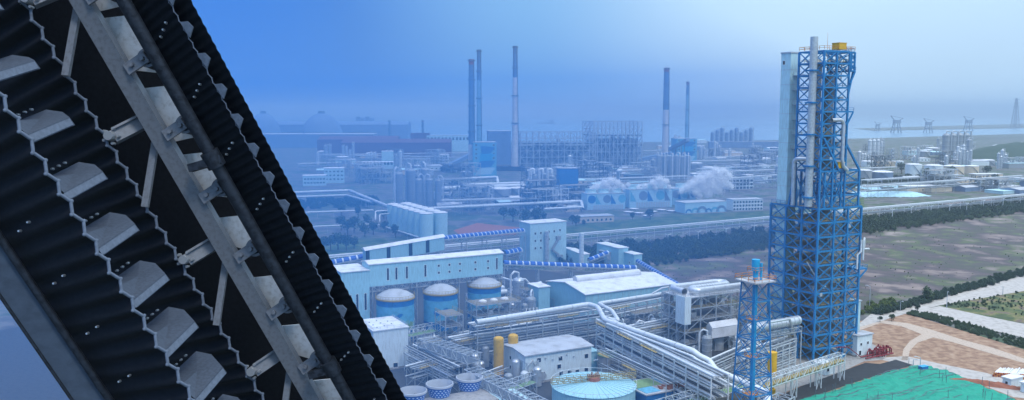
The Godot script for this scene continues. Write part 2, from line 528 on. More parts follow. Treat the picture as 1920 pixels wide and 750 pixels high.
func setting() -> void:
	var mb := MB.new()
	# one sheet of land under everything, sea beyond the shore
	mb.poly([Vector3(-9000, 0, 300), Vector3(9000, 0, 300), Vector3(9000, 0, -3300), Vector3(1500, 0, -2850), Vector3(400, 0, -2350), Vector3(-300, 0, -2500), Vector3(-1200, 0, -4600), Vector3(-9000, 0, -5200)], 0.0)
	tag(obj("ground", mb, "ground"), "grey and green industrial land running to the shore", "ground", "", "structure")
	mb = MB.new()
	mb.poly([Vector3(-16000, 0, -1800), Vector3(16000, 0, -1800), Vector3(22000, 0, -26000), Vector3(-22000, 0, -26000)], -0.6)
	tag(obj("sea", mb, "sea"), "calm pale blue bay behind the works", "water", "", "structure")
	# spits of land out in the bay
	for q in [[1540, 262, 1920, 251, 1920, 258, 1560, 268], [1600, 241, 1920, 232, 1920, 240, 1640, 245], [1700, 283, 1920, 268, 1920, 282, 1760, 292]]:
		mb = MB.new()
		var pts := []
		for i in range(0, 8, 2): pts.append(G(q[i], q[i + 1]))
		mb.poly(pts, 0.4)
		tag(obj("land_spit", mb, "ground"), "low spit of land lying across the pale bay", "land", "", "structure")
	ground("field", [[1060, 520], [1060, 470], [1640, 398], [2000, 355], [2250, 330], [2250, 420], [1960, 500], [1800, 535], [1650, 572], [1600, 600], [1200, 560]], 0.05, "field", "purple brown and green fallow field beside the tower")
	ground("lawn", [[1020, 432], [1100, 418], [1290, 402], [1440, 395], [1620, 370], [1620, 392], [1440, 412], [1060, 450]], 0.05, "lawn", "strip of mown grass in front of the mural building")
	ground("lawn", [[600, 470], [640, 452], [720, 448], [760, 470], [640, 500]], 0.05, "lawn", "small mown lawn beside the sloping gallery")
	ground("dirt_yard", [[1600, 604], [1700, 588], [2000, 680], [2000, 900], [1430, 900], [1430, 720]], 0.06, "dirt", "bare reddish dirt yard below the tower")
	ground("brick_yard", [[850, 432], [895, 418], [985, 428], [965, 440], [870, 446]], 0.06, "brick", "red brown yard behind the blue conveyor")
	ground("meadow", [[1758, 574], [1935, 540], [1990, 560], [1960, 612], [1800, 588]], 0.10, "meadow", "yellow green weedy patch between two roads")
	ground("road", [[1598, 618], [1632, 590], [1780, 553], [1920, 517], [2050, 480], [2050, 512], [1920, 546], [1762, 573], [1700, 588], [1640, 606]], 0.14, "concrete_road", "wide pale concrete road curving past the field")
	ground("side_road", [[1690, 588], [1762, 574.5], [1850, 594], [1960, 616], [2050, 640], [2050, 668], [1920, 634], [1800, 606]], 0.18, "concrete_road", "narrower concrete side road along the hedge")
	ground("dirt_path", [[1600, 612], [1650, 600], [1700, 606], [1745, 618], [1800, 636], [1860, 652], [1930, 676], [1930, 684], [1850, 661], [1790, 643], [1750, 633], [1720, 643], [1706, 658], [1702, 676], [1690, 676], [1694, 655], [1706, 640], [1728, 627], [1690, 612], [1650, 606], [1606, 622]], 0.10, "path", "pale forked track worn across the dirt yard")
	ground("dirt_path", [[1640, 672], [1700, 668], [1760, 682], [1850, 700], [1960, 735], [1960, 752], [1900, 745], [1800, 706], [1740, 690], [1700, 686]], 0.10, "concrete_road", "grey gravel track beside the green netting")
	ground("concrete_pad", [[1420, 760], [1420, 690], [1500, 655], [1625, 640], [1668, 662], [1655, 675], [1620, 678], [1560, 706], [1490, 728]], 0.10, "concrete", "pale concrete apron around the tower foot")
	ground("asphalt_road", [[1380, 790], [1440, 752], [1500, 726], [1565, 702], [1622, 681], [1650, 683], [1680, 675], [1712, 685], [1620, 712], [1560, 732], [1480, 762], [1420, 800]], 0.14, "asphalt", "dark asphalt service road in front of the tower")
	ground("plant_floor", [[-400, 700], [300, 560], [960, 500], [1250, 540], [1480, 640], [1440, 760], [1380, 900], [-400, 900]], 0.08, "floor_dark", "stained concrete floor of the process plant")

# a braced steel block: columns, ring beams, cross braces and decks as separate parts
func steel_block(nd: Node3D, xs: Array, zs: Array, ys: Array, cw: float, m: String, deck: String, skip_back := false) -> void:
	var cm := MB.new()
	cm.box(Vector3(-cw / 2, ys[0], -cw / 2), Vector3(cw / 2, ys[-1], cw / 2))
	var cmesh := cm.mesh()
	for i in xs.size():
		for k in zs.size():
			if i > 0 and i < xs.size() - 1 and k > 0 and k < zs.size() - 1: continue
			var c := obj("column", cmesh, m, nd)
			c.position = Vector3(xs[i], 0, zs[k])
	for j in range(1, ys.size()):
		var y: float = ys[j]
		var y0: float = ys[j - 1]
		var b := MB.new()
		for z in zs: b.beam(Vector3(xs[0], y, z), Vector3(xs[-1], y, z), cw * 0.6, cw * 0.95)
		for x in xs: b.beam(Vector3(x, y + 0.003, zs[0]), Vector3(x, y + 0.003, zs[-1]), cw * 0.55, cw * 0.9)
		for i in xs.size() - 1: b.beam(Vector3((xs[i] + xs[i + 1]) / 2, y, zs[0]), Vector3((xs[i] + xs[i + 1]) / 2, y, zs[-1]), cw * 0.35)
		obj("floor_beam", b, m, nd)
		for q in [[zs[0], 0.02], [zs[-1], -0.02]]:
			for i in xs.size() - 1:
				var w := MB.new()
				w.xbrace(Vector3(xs[i], y0, q[0] + q[1]), Vector3(xs[i + 1], y0, q[0] + q[1]), Vector3(xs[i + 1], y, q[0] + q[1]), Vector3(xs[i], y, q[0] + q[1]), cw * 0.42)
				obj("cross_brace", w, m, nd)
		for q in [[xs[0], -0.02], [xs[-1], 0.02]]:
			for k in zs.size() - 1:
				var w := MB.new()
				w.xbrace(Vector3(q[0] + q[1], y0, zs[k]), Vector3(q[0] + q[1], y0, zs[k + 1]), Vector3(q[0] + q[1], y, zs[k + 1]), Vector3(q[0] + q[1], y, zs[k]), cw * 0.42)
				obj("cross_brace", w, m, nd)
		if deck and (j % 2 == 0 or ys[-1] < 60):
			var d := MB.new()
			d.box(Vector3(xs[0] + 0.3, y + cw * 0.48, zs[-1] + 0.3), Vector3(lerpf(xs[0], xs[-1], 0.97), y + cw * 0.48 + 0.08, lerpf(zs[0], zs[-1], 0.04)))
			obj("deck", d, deck, nd)
			var r := MB.new()
			var yy := y + cw * 0.5
			r.rail([Vector3(xs[0] + .2, yy, zs[-1]), Vector3(xs[0] + .2, yy, zs[0] - .2), Vector3(xs[-1] - .2, yy, zs[0] - .2), Vector3(xs[-1] - .2, yy, zs[-1])], 1.1, 0.09)
			obj("railing", r, "yellow_rail" if j % 3 == 1 else m, nd)

func process_tower() -> void:
	var p := G(1524, 682)
	var nd := thing("process_tower", "very tall blue lattice steel process tower with a pale cyan lift shaft", "tower", p, TH)
	var up := func(h): return p + Vector3(0, h, 0)
	var w := len_to(up.call(25.0), U, 1609)
	var d := len_to(up.call(40.0), -V, 1444)
	var h0 := 52.5
	var ys := span(0.0, h0, 12)
	var z1 := -len_to(up.call(30.0), -V, 1500)
	steel_block(nd, [0.0, w * 0.36, w * 0.68, w], [0.0, z1, (z1 - d) / 2, -d], ys, 0.62, "blue", "grate")
	# middle block up to the wide platform
	var w2 := len_to(up.call(60.0), U, 1612)
	var ys2 := span(h0, 65.0, 4)
	steel_block(nd, [w2 * 0.14, w2 * 0.55, w2], [-0.4, -10.5], ys2, 0.6, "blue", "grate")
	# shaft
	var ws := len_to(up.call(85.0), U, 1589)
	var wt := len_to(up.call(103.0), U, 1603)
	var ys3 := span(65.0, 104.5, 11)
	var zs := -len_to(up.call(95.0), -V, 1497)
	steel_block(nd, [0.0, ws * 0.5, ws], [0.0, zs * 0.5, zs], [h0] + ys3, 0.55, "blue", "grate")
	# head box hung out at the top
	steel_block(nd, [ws + 0.8, wt], [0.0, zs * 0.9], [98.0, 101.2, 104.4], 0.5, "blue", "grate")
	var mb := MB.new()
	mb.beam(Vector3(ws, 90.5, 0), Vector3(wt - 0.6, 98, 0), 0.5)
	mb.beam(Vector3(ws, 90.5, zs), Vector3(wt - 0.6, 98, zs * 0.9), 0.5)
	mb.beam(Vector3(ws, 74, 0), Vector3(w2, 65, -0.4), 0.6)
	mb.beam(Vector3(ws * 0.1, 76, 0.1), Vector3(ws * 0.75, 65, 0.1), 0.6)
	mb.beam(Vector3(0, 65, zs), Vector3(0, h0, -d * 0.62), 0.6)
	mb.beam(Vector3(-.1, 72, zs), Vector3(-.1, h0, -d * 0.45), 0.5)
	obj("strut", mb, "blue", nd)
	# jutting platforms
	for q in [[84.5, ws, ws + 3.0, 0.0, -7.0], [30.0, w, w + 5.5, -1.0, -7.0], [98.0, ws, wt, 0.6, -9.0]]:
		var b := MB.new()
		b.box(Vector3(q[1] + .35, q[0], q[4]), Vector3(q[2], q[0] + 0.5, q[3]))
		obj("platform", b, "blue", nd)
		var br := MB.new()
		for z in [q[3], q[4]]: br.beam(Vector3(q[1], q[0] - 4.0, z), Vector3(q[2] - .3, q[0], z), 0.4)
		br.rail([Vector3(q[1], q[0] + .5, q[3]), Vector3(q[2], q[0] + .5, q[3]), Vector3(q[2], q[0] + .5, q[4])], 1.1, 0.1)
		obj("bracket", br, "blue", nd)
	# pale enclosed lift shaft
	mb = MB.new()
	mb.box(Vector3(0.7, 0.1, -19.5), Vector3(5.2, 104.6, -15.1))
	var ls := obj("lift_shaft", mb, "cyan_pale", nd)
	mb = MB.new()
	for i in 20: mb.box(Vector3(0.66, 5.0 * i + 4.0, -19.54), Vector3(5.24, 5.0 * i + 4.12, -15.06))
	mb.box(Vector3(0.5, 104.62, -19.7), Vector3(5.4, 105.1, -14.9))
	obj("cladding_joint", mb, "steel", ls)
	window(ls, Vector3(0.66, 101.5, -18.1), Vector3(-1, 0, 0), 0.9, 1.2)
	for i in 8:
		mb = MB.new()
		var y := 62.0 + i * 5.0
		mb.box(Vector3(2.0, y, -15.05), Vector3(5.0, y + 0.25, zs))
		mb.rail([Vector3(2.0, y + .25, -15.0), Vector3(2.0, y + .25, zs)], 1.0, 0.08)
		obj("landing", mb, "steel", nd)
	# grey flue beside the shaft, banded
	mb = MB.new()
	mb.cyl(Vector3(-0.9, 53.2, -3.6), Vector3(-0.9, 109.2, -3.6), 1.25, 1.25, 20)
	var st := obj("flue", mb, "flue_grey", nd)
	mb = MB.new()
	for i in 11: mb.cyl(Vector3(-0.9, 54.2 + i * 5.1, -3.6), Vector3(-0.9, 54.42 + i * 5.1, -3.6), 1.32, 1.32, 20)
	obj("flue_band", mb, "steel", st)
	mb = MB.new()
	for i in 5: mb.box(Vector3(-2.6, 56.0 + i * 10.5, -5.2), Vector3(0.3, 56.5 + i * 10.5, -2.0))
	obj("flue_collar", mb, "blue", nd)
	# curved pipes
	var arc := func(c: Vector3, r: float, a0: float, a1: float, ex: Vector3, ey: Vector3, k: int):
		var o := []
		for i in k + 1:
			var a := deg_to_rad(lerpf(a0, a1, float(i) / k))
			o.append(c + ex * cos(a) * r + ey * sin(a) * r)
		return o
	mb = MB.new()
	mb.tube([Vector3(ws * .3, 82, .9)] + arc.call(Vector3(ws * .62, 80.3, .9), 1.8, 90, 0, Vector3.RIGHT, Vector3.UP, 6) + [Vector3(ws * .62 + 1.8, 69, .9), Vector3(ws * .62 + 2.6, 66.5, .9), Vector3(ws * .62 + 4.5, 65.2, .9)], 0.62, 10)
	obj("gas_duct", mb, "silver", nd)
	mb = MB.new()
	mb.tube([Vector3(0.4, 69, -4)] + arc.call(Vector3(-1.2, 67.0, -8.2), 2.0, 90, 180, Vector3(0, 0, 1), Vector3.UP, 6) + [Vector3(-1.2, 53, -10.2)], 0.7, 10)
	obj("gas_duct", mb, "silver", nd)
	mb = MB.new()
	for q in [[3.0, -6.0, 66.0, 101.0, 1.9], [ws * .7, -5.0, 66.0, 96.0, 1.6], [w * .5, -8.0, 2.0, 50.0, 3.2], [w * .8, -14.0, 2.0, 48.0, 2.4]]:
		mb.cyl(Vector3(q[0], q[2], q[1]), Vector3(q[0], q[3], q[1]), q[4], q[4], 18)
		mb.lathe(Vector3(q[0], q[3], q[1]), [Vector2(q[4], 0), Vector2(q[4] * .7, q[4] * .5), Vector2(0, q[4] * .7)], 18)
	obj("reactor_vessel", mb, "grey_tank", nd)
	mb = MB.new()
	for i in 40:
		var y := rng.randf_range(4.0, 100.0)
		var xm := w if y < h0 else ws
		var a := Vector3(rng.randf_range(0.8, xm - .8), y, rng.randf_range(-8.0, -1.0))
		if i % 2: mb.tube([a, a + Vector3(0, rng.randf_range(3, 9), 0), a + Vector3(rng.randf_range(-3, 3), 9.2, -1.5)], 0.22, 6)
		else: mb.box(a, a + Vector3(rng.randf_range(.8, 2), rng.randf_range(.8, 2.2), rng.randf_range(.8, 2)))
	obj("fittings", mb, "steel", nd).set_meta("kind", "stuff")
	mb = MB.new()
	for i in 24:
		var y: float = ys[0] + 2.0 * i + 0.5
		mb.beam(Vector3(w * .72, y, -d * .6 + (3 if i % 2 else 0)), Vector3(w * .72, y + 2.0, -d * .6 + (0 if i % 2 else 3)), 0.9, 0.15)
	obj("stair", mb, "steel", nd)
	mb = MB.new()
	mb.tube([Vector3(w + .6, 34, 1.0), Vector3(w + .6, 40, 1.0), Vector3(w + 1.2, 41.5, .8), Vector3(w + 1.8, 40, .5), Vector3(w + 1.8, 37.6, .2), Vector3(w + 4.6, 37.4, 0)], 0.35, 8)
	mb.tube([Vector3(w - 2.2, 31, 1.0), Vector3(w - 2.2, 36, 1.0), Vector3(w - .4, 37, .9), Vector3(w - .4, 41, .9)], 0.35, 8)
	obj("vent_pipe", mb, "steel_pale", nd)
	for q in [[ws * .55, 105.2, -2.8, 3.4, 2.0, 3.0], [w2 * .42, 65.9, -1.8, 3.0, 1.8, 2.2]]:
		mb = MB.new()
		mb.box(Vector3(q[0], q[1], q[2]), Vector3(q[0] + q[3], q[1] + q[4], q[2] + q[5]))
		mb.box(Vector3(q[0] - .1, q[1] + q[4] + .02, q[2] - .1), Vector3(q[0] + q[3] + .1, q[1] + q[4] + .2, q[2] + q[5] + .1))
		obj("lift_cabin", mb, "yellow", nd)
	mb = MB.new()
	mb.rail([Vector3(5, 105.0, zs), Vector3(0, 105.0, zs), Vector3(0, 105.0, 0), Vector3(wt, 105.0, 0), Vector3(wt, 105.0, zs)], 1.2, 0.1)
	mb.cyl(Vector3(ws * .2, 105, -1), Vector3(ws * .2, 110.5, -1), 0.07, 0.03, 5)
	obj("top_railing", mb, "orange", nd)

func near_plant() -> void:
	var mb: MB
	# flare tower ---------------------------------------------------
	var fp := G(1406, 870)
	var nd := thing("flare_tower", "tapered blue lattice flare tower with a light blue riser and square top platform", "tower", fp, TH)
	var hh := hat(fp, 527)
	var b0 := 3.75
	var t0 := 2.2
	for c in [[-1, -1], [1, -1], [1, 1], [-1, 1]]:
		mb = MB.new()
		mb.beam(Vector3(c[0] * b0, 0, c[1] * b0), Vector3(c[0] * t0, hh, c[1] * t0), 0.27)
		obj("leg", mb, "blue", nd)
	var nb := 10
	for j in nb:
		mb = MB.new()
		var r0 := lerpf(b0, t0, float(j) / nb)
		var r1 := lerpf(b0, t0, float(j + 1) / nb)
		var y0 := hh * j / nb
		var y1 := hh * (j + 1) / nb
		var cs := [Vector2(-1, -1), Vector2(1, -1), Vector2(1, 1), Vector2(-1, 1)]
		for k in 4:
			var a: Vector2 = cs[k]
			var b: Vector2 = cs[(k + 1) % 4]
			mb.beam(Vector3(a.x * r1, y1, a.y * r1), Vector3(b.x * r1, y1, b.y * r1), 0.24)
			mb.xbrace(Vector3(a.x * r0, y0, a.y * r0), Vector3(b.x * r0, y0, b.y * r0), Vector3(b.x * r1, y1, b.y * r1), Vector3(a.x * r1, y1, a.y * r1), 0.14)
			mb.beam(Vector3(a.x * r1, y1, a.y * r1), Vector3(-0.3, y1, -0.3), 0.14)
		obj("brace", mb, "blue", nd)
		if j % 2 == 1:
			mb = MB.new()
			mb.box(Vector3(-r1 * .9, y1 + .1, -.2), Vector3(-.6, y1 + .18, r1 * .8))
			mb.rail([Vector3(-r1 * .9, y1 + .18, -.2), Vector3(-r1 * .9, y1 + .18, r1 * .8), Vector3(-.6, y1 + .18, r1 * .8)], 1.0, .08)
			obj("rest_platform", mb, "orange", nd)
	mb = MB.new()
	mb.cyl(Vector3(0, 0, 0), Vector3(0, hh + 2.5, 0), 0.62, 0.62, 16)
	mb.cyl(Vector3(0, hh + 2.4, 0), Vector3(0, hh + 5.2, 0), 0.95, 0.95, 16)
	mb.cyl(Vector3(0.9, hh + .2, 0.9), Vector3(0.9, hh + 4.4, 0.9), 0.3, 0.3, 8)
	obj("riser", mb, "blue_light", nd)
	mb = MB.new()
	mb.box(Vector3(-3.3, hh + .02, -3.3), Vector3(3.3, hh + .32, 3.3))
	obj("top_platform", mb, "roof_grey", nd)
	mb = MB.new()
	mb.rail([Vector3(-3.3, hh + .3, -3.3), Vector3(3.3, hh + .3, -3.3), Vector3(3.3, hh + .3, 3.3), Vector3(-3.3, hh + .3, 3.3), Vector3(-3.3, hh + .3, -3.3)], 1.2, .08)
	mb.rail([Vector3(-1.3, hh + 2.3, -1.3), Vector3(1.3, hh + 2.3, -1.3), Vector3(1.3, hh + 2.3, 1.3), Vector3(-1.3, hh + 2.3, 1.3), Vector3(-1.3, hh + 2.3, -1.3)], 1.1, .08)
	obj("railing", mb, "orange", nd)
	# white control building -----------------------------------------
	var win := []
	for q in [[.06, .36], [.26, .30], [.50, .47], [.53, .22], [.66, .2], [.78, .18], [.92, .2], [.92, .68], [.2, .8], [.52, .74]]: win.append(["f", q[0], q[1], 1.35, 1.35])
	for q in [[.38, .68], [.38, .38], [.68, .68], [.68, .36]]: win.append(["l", q[0], q[1], 1.0, 1.1])
	var r := bld("control_building", "white two storey plant building with small square windows and grey roof", "building", 985, 668, 9.4, 945, 1109, "white_wall", "roof_grey", {"win": win, "rise": 0.7, "eave": .6})
	mb = MB.new()
	mb.box(Vector3(r.w - .1, 0.02, -r.d * .8), Vector3(r.w + 3.2, 7.0, -1.0))
	mb.box(Vector3(r.w - .05, 7.02, -r.d * .82), Vector3(r.w + 3.6, 7.3, -.6))
	obj("annex", mb, "cyan", r.n)
	mb = MB.new()
	for i in 7: mb.cyl(Vector3(2 + i * 2.6, 7.0 + (i % 3) * .4, .02), Vector3(2 + i * 2.6, 7.0 + (i % 3) * .4, .3), 0.28, 0.28, 8)
	obj("vent", mb, "steel", r.n)
	# yellow tanks ---------------------------------------------------
	for q in [[935, 706, 631, "tall yellow cylinder tank with domed top beside the white control building"], [962, 698, 626, "yellow tank half hidden behind the white control building"]]:
		var p := G(q[0], q[1])
		var o := thing("yellow_tank", q[3], "tank", p)
		var h := hat(p, q[2]) - .8
		mb = MB.new()
		mb.cyl(Vector3.ZERO, Vector3(0, h, 0), 1.65, 1.65, 24)
		obj("shell", mb, "yellow", o)
		mb = MB.new()
		mb.lathe(Vector3(0, h, 0), [Vector2(1.65, 0), Vector2(1.5, .4), Vector2(1.0, .72), Vector2(0, .85)], 24)
		obj("dome", mb, "yellow", o)
		mb = MB.new()
		mb.beam(Vector3(1.72, 0, .3), Vector3(1.72, h, .3), .1)
		mb.beam(Vector3(1.72, 0, -.3), Vector3(1.72, h, -.3), .1)
		for i in 16: mb.beam(Vector3(1.72, h * i / 16, .3), Vector3(1.72, h * i / 16, -.3), .06)
		obj("ladder", mb, "steel", o)
	var p := G(1446, 742)
	nd = thing("yellow_tank", "yellow banded vessel standing behind the pipe bridge", "tank", p)
	var h := hat(p, 660)
	mb = MB.new()
	mb.cyl(Vector3(0, h * .45, 0), Vector3(0, h, 0), 1.35, 1.35, 20)
	mb.cyl(Vector3(0, 0, 0), Vector3(0, h * .16, 0), 1.2, 1.2, 20)
	obj("shell", mb, "yellow", nd)
	mb = MB.new()
	mb.cyl(Vector3(0, h * .16, 0), Vector3(0, h * .45, 0), 0.7, 0.7, 14)
	obj("neck", mb, "yellow", nd)
	# thickener ------------------------------------------------------
	p = G(1113, 716, 8.0)
	p.y = 0
	nd = thing("thickener_tank", "round thickener with a pale cyan ribbed cover and yellow bridge", "tank", p, 14)
	mb = MB.new()
	mb.cyl(Vector3.ZERO, Vector3(0, 7.2, 0), 11.9, 11.9, 48, false)
	obj("shell", mb, "cyan", nd)
	for i in 36:
		mb = MB.new()
		var a0 := TAU * i / 36 + .004
		var a1 := TAU * (i + 1) / 36 - .004
		var f := func(a: float, rr: float, y: float): return Vector3(cos(a) * rr, y, -sin(a) * rr)
		mb.quad(f.call(a0, 1.6, 8.5), f.call(a1, 1.6, 8.5), f.call(a1, 12.2, 7.25), f.call(a0, 12.2, 7.25))
		mb.beam(f.call(a0, 1.6, 8.54), f.call(a0, 12.2, 7.3), .12)
		obj("cover_panel", mb, "cyan", nd)
	mb = MB.new()
	mb.truss(Vector3(-12.6, 9.6, 0), Vector3(12.6, 9.6, 0), 1.6, 1.1, 14, .14)
	mb.rail([Vector3(-12.6, 9.6, .8), Vector3(12.6, 9.6, .8)], 1.1, .09)
	obj("bridge", mb, "yellow_rail", nd)
	mb = MB.new()
	mb.cyl(Vector3(0, 8.0, 0), Vector3(0, 9.5, 0), 2.0, 1.7, 20)
	for i in 9: mb.box(Vector3(-1.8 + i * .42, 9.5, -.6 + (i % 3) * .4), Vector3(-1.5 + i * .42, 10.2 + (i % 4) * .2, -.2 + (i % 3) * .4))
	obj("drive_hub", mb, "brick", nd)
	mb = MB.new()
	for i in 24:
		var a := TAU * i / 24
		mb.beam(Vector3(cos(a) * 12.3, 7.3, sin(a) * 12.3), Vector3(cos(a) * 12.3, 8.4, sin(a) * 12.3), .08)
		mb.beam(Vector3(cos(a) * 12.3, 8.4, sin(a) * 12.3), Vector3(cos(a + TAU / 24) * 12.3, 8.4, sin(a + TAU / 24) * 12.3), .08)
	obj("railing", mb, "steel_pale", nd)
	# round concrete sump beside it
	p = G(1140, 700)
	nd = thing("sump_tank", "stubby grey concrete tank with green stained rim", "tank", p)
	mb = MB.new()
	mb.cyl(Vector3.ZERO, Vector3(0, 6.2, 0), 3.6, 3.6, 24)
	obj("shell", mb, "concrete", nd)
	mb = MB.new()
	mb.tube([Vector3(-4.8, 4.5, 1), Vector3(-3.2, 5.0, 1), Vector3(-2.2, 7.4, .5), Vector3(2.6, 7.6, 0), Vector3(2.7, 6.0, 0)], .3, 8)
	obj("feed_pipe", mb, "steel_pale", nd)
	mb = MB.new()
	mb.cyl(Vector3(0, 6.22, 0), Vector3(0, 6.5, 0), 3.7, 3.7, 24)
	obj("rim", mb, "mural_green", nd)
	# blue treatment basins
	r = bld("treatment_basin", "long blue basin building with green walkway roof beside the pipe rack", "building", 1212, 742, 5.0, 1166, 1308, "mural_blue", "roof_grey", {"plinth": false})
	mb = MB.new()
	mb.box(Vector3(0.4, 5.36, -r.d + .4), Vector3(r.w * .5, 5.5, -r.d * .45))
	obj("green_walkway", mb, "mural_green", r.n)
	mb = MB.new()
	mb.box(Vector3(0.4, 5.36, -r.d * .43), Vector3(r.w * .3, 5.46, -.6))
	mb.box(Vector3(r.w * .55, 5.36, -r.d + .6), Vector3(r.w * .95, 5.46, -r.d * .5))
	obj("water_channel", mb, "mural_sky", r.n)
	mb = MB.new()
	for i in 70: mb.slab(Vector3(rng.randf_range(r.w * .34, r.w * .95), 5.5, rng.randf_range(-r.d * .4, -.5)), Vector3(rng.randf_range(.1, .6), 0, .1), Vector3(0, rng.randf_range(.08, .35), 0), Vector3(.1, 0, rng.randf_range(.1, .5)))
	var ob := obj("rubble", mb, "brick", r.n)
	ob.set_meta("kind", "stuff")
	# factory hall ---------------------------------------------------
	r = bld("factory_hall", "wide pale cyan factory hall with a low white roof", "building", 1098, 553, 14.0, 1026, 1267, "cyan", "roof_white", {"rise": 2.2, "along": "x", "eave": .5, "win": [["l", .35, .25, .6, 3.2], ["f", .03, .2, .8, 1.4]]})
	mb = MB.new()
	mb.cyl(Vector3(r.w * .1, 16.9, -r.d * .5), Vector3(r.w * .82, 16.9, -r.d * .5), 1.7, 1.7, 14)
	obj("ridge_vent", mb, "roof_white", r.n)
	mb = MB.new()
	for i in 15: mb.box(Vector3(r.w * i / 15.0, .3, .01), Vector3(r.w * i / 15.0 + .12, 13.6, .07))
	obj("wall_rib", mb, "steel", r.n)
	bld("annex_house", "small cyan house with white roof against the factory hall gable", "building", 1010, 540, 14.0, 990, 1031, "cyan", "roof_white")
	# process unit with looped silver ducts -----------------------------
	var up := G(1283, 668)
	nd = thing("process_unit", "open steel process unit carrying a looped silver duct on its roof", "process unit", up, TH)
	var uw := len_to(up + Vector3(0, 15, 0), U, 1398)
	var uh := hat(up, 560)
	mb = MB.new()
	mb.frame(Vector3(0, 0, -13), Vector3(uw, uh, 0), 4, 5, 3, .34)
	obj("steel_frame", mb, "steel", nd)
	for j in 5:
		mb = MB.new()
		mb.box(Vector3(.2, uh * (j + 1) / 5.0 - .3, -12.8), Vector3(uw - .2 - (4 if j == 3 else 0), uh * (j + 1) / 5.0 - .15, -.2 - (2 if j % 2 else 0)))
		obj("deck", mb, "roof_white" if j == 4 else "grate", nd)
		mb = MB.new()
		mb.rail([Vector3(0, uh * (j + 1) / 5.0, -13), Vector3(0, uh * (j + 1) / 5.0, 0), Vector3(uw, uh * (j + 1) / 5.0, 0)], 1.1, .09)
		obj("railing", mb, "yellow_rail" if j % 2 else "steel", nd)
	mb = MB.new()
	mb.box(Vector3(-.6, uh * .55, -4.5), Vector3(-.1, uh + .6, .3))
	mb.box(Vector3(-.6, uh * .55, .15), Vector3(2.2, uh + .6, .45))
	obj("cladding_panel", mb, "white_wall", nd)
	mb = MB.new()
	var lp := []
	for q in [[2, -3], [2, -9], [3, -11], [uw - 5, -11], [uw - 3.2, -10.2], [uw - 2.4, -8.5], [uw - 3.2, -6.8], [uw - 5, -6], [8, -6], [6.8, -5.4], [6.2, -4], [6.8, -2.6], [8, -2], [uw - 1, -2]]:
		lp.append(Vector3(q[0], uh + 1.6, q[1]))
	mb.tube(lp, 1.25, 14)
	var du := obj("looped_duct", mb, "silver", nd)
	mb = MB.new()
	for i in range(1, 9): mb.cyl(Vector3(8 + i * 1.2, uh + 1.6, -6), Vector3(8.15 + i * 1.2, uh + 1.6, -6), 1.32, 1.32, 14)
	obj("duct_band", mb, "steel", du)
	mb = MB.new()
	mb.box(Vector3(uw * .35, uh * .28, -.3), Vector3(uw * .8, uh * .46, 2.8))
	mb.prism([Vector3(uw * .35, uh * .46 + .01, -.3), Vector3(uw * .35, uh * .46 + .01, 3.0), Vector3(uw * .35, uh * .55, 1.2)], Vector3(uw * .45, 0, 0))
	obj("fan_housing", mb, "roof_white", nd)
	mb = MB.new()
	for i in 46:
		var a := Vector3(rng.randf_range(1, uw - 3), uh * (rng.randi() % 5) / 5.0, rng.randf_range(-11, -1))
		if i % 3 == 0: mb.cyl(a, a + Vector3(0, rng.randf_range(1.5, 3.2), 0), rng.randf_range(.5, 1.1), -1, 10)
		elif i % 3 == 1: mb.box(a, a + Vector3(rng.randf_range(.8, 2.4), rng.randf_range(.8, 2.2), rng.randf_range(.8, 2)))
		else: mb.tube([a, a + Vector3(0, 2.2, 0), a + Vector3(rng.randf_range(1, 5), 2.4, 0)], .25, 6)
	obj("fittings", mb, "silver", nd).set_meta("kind", "stuff")
	# lone grey silo column in front of the unit
	p = G(1252, 640)
	nd = thing("silo_column", "tall grey cylindrical silo with a ringed top beside the process unit", "silo", p)
	h = hat(p, 548)
	mb = MB.new()
	mb.cyl(Vector3.ZERO, Vector3(0, h, 0), 1.9, 1.9, 22)
	obj("shell", mb, "grey_tank", nd)
	for k in 5:
		mb = MB.new()
		mb.cyl(Vector3(0, h * (k + 1) / 5.0 - .3, 0), Vector3(0, h * (k + 1) / 5.0, 0), 2.05 if k < 4 else 2.6, -1, 22)
		obj("ring", mb, "steel", nd)
	mb = MB.new()
	mb.tube([Vector3(0, h, 0), Vector3(0, h + 2, 0), Vector3(-2.4, h + 1.6, 0), Vector3(-6, h - .5, 0)], .35, 8)
	obj("vent_pipe", mb, "steel_pale", nd)
	# vessels near the rack
	var k := 0
	for q in [[1168, 648, 606, 1.25, "steel_pale", "white upright drum standing in the pipe rack elbow"], [1206, 655, 612, 2.0, "grey_tank", "stout grey mixing tank between rack and silo"], [1224, 640, 596, 1.1, "steel", "slim steel absorber beside the grey silo"], [1008, 590, 540, 2.6, "grey_tank", "weathered grey scrubber next to the hall gable"], [995, 606, 556, 2.1, "grey_tank", "short grey scrubber with a capped top"], [972, 585, 520, 2.4, "silver", "silver cyclone vessel behind the scaffold platform"], [1345, 655, 615, 2.2, "silver", "silver receiver drum under the process unit"], [1325, 668, 628, 1.8, "grey_tank", "grey pump tank at the foot of the process unit"]]:
		vessel(q[0], q[1], q[2], q[3], q[4], q[5])
		k += 1
	# horizontal flue into the tower on a trestle
	var fa := G(1397, 618, 17.0)
	var fb := G(1497, 600, 17.0)
	nd = thing("flue_duct", "thick ribbed grey flue on a steel trestle running into the tower", "duct", Vector3(fa.x, 0, fa.z))
	var o0 := Vector3(fa.x, 0, fa.z)
	fa -= o0
	fb -= o0
	mb = MB.new()
	mb.cyl(fa, fb, 1.5, 1.5, 16)
	ob = obj("shell", mb, "silver", nd)
	mb = MB.new()
	for i in 12: mb.cyl(fa.lerp(fb, (i + .4) / 12.0), fa.lerp(fb, (i + .5) / 12.0), 1.62, 1.62, 16)
	obj("flange", mb, "steel", ob)
	mb = MB.new()
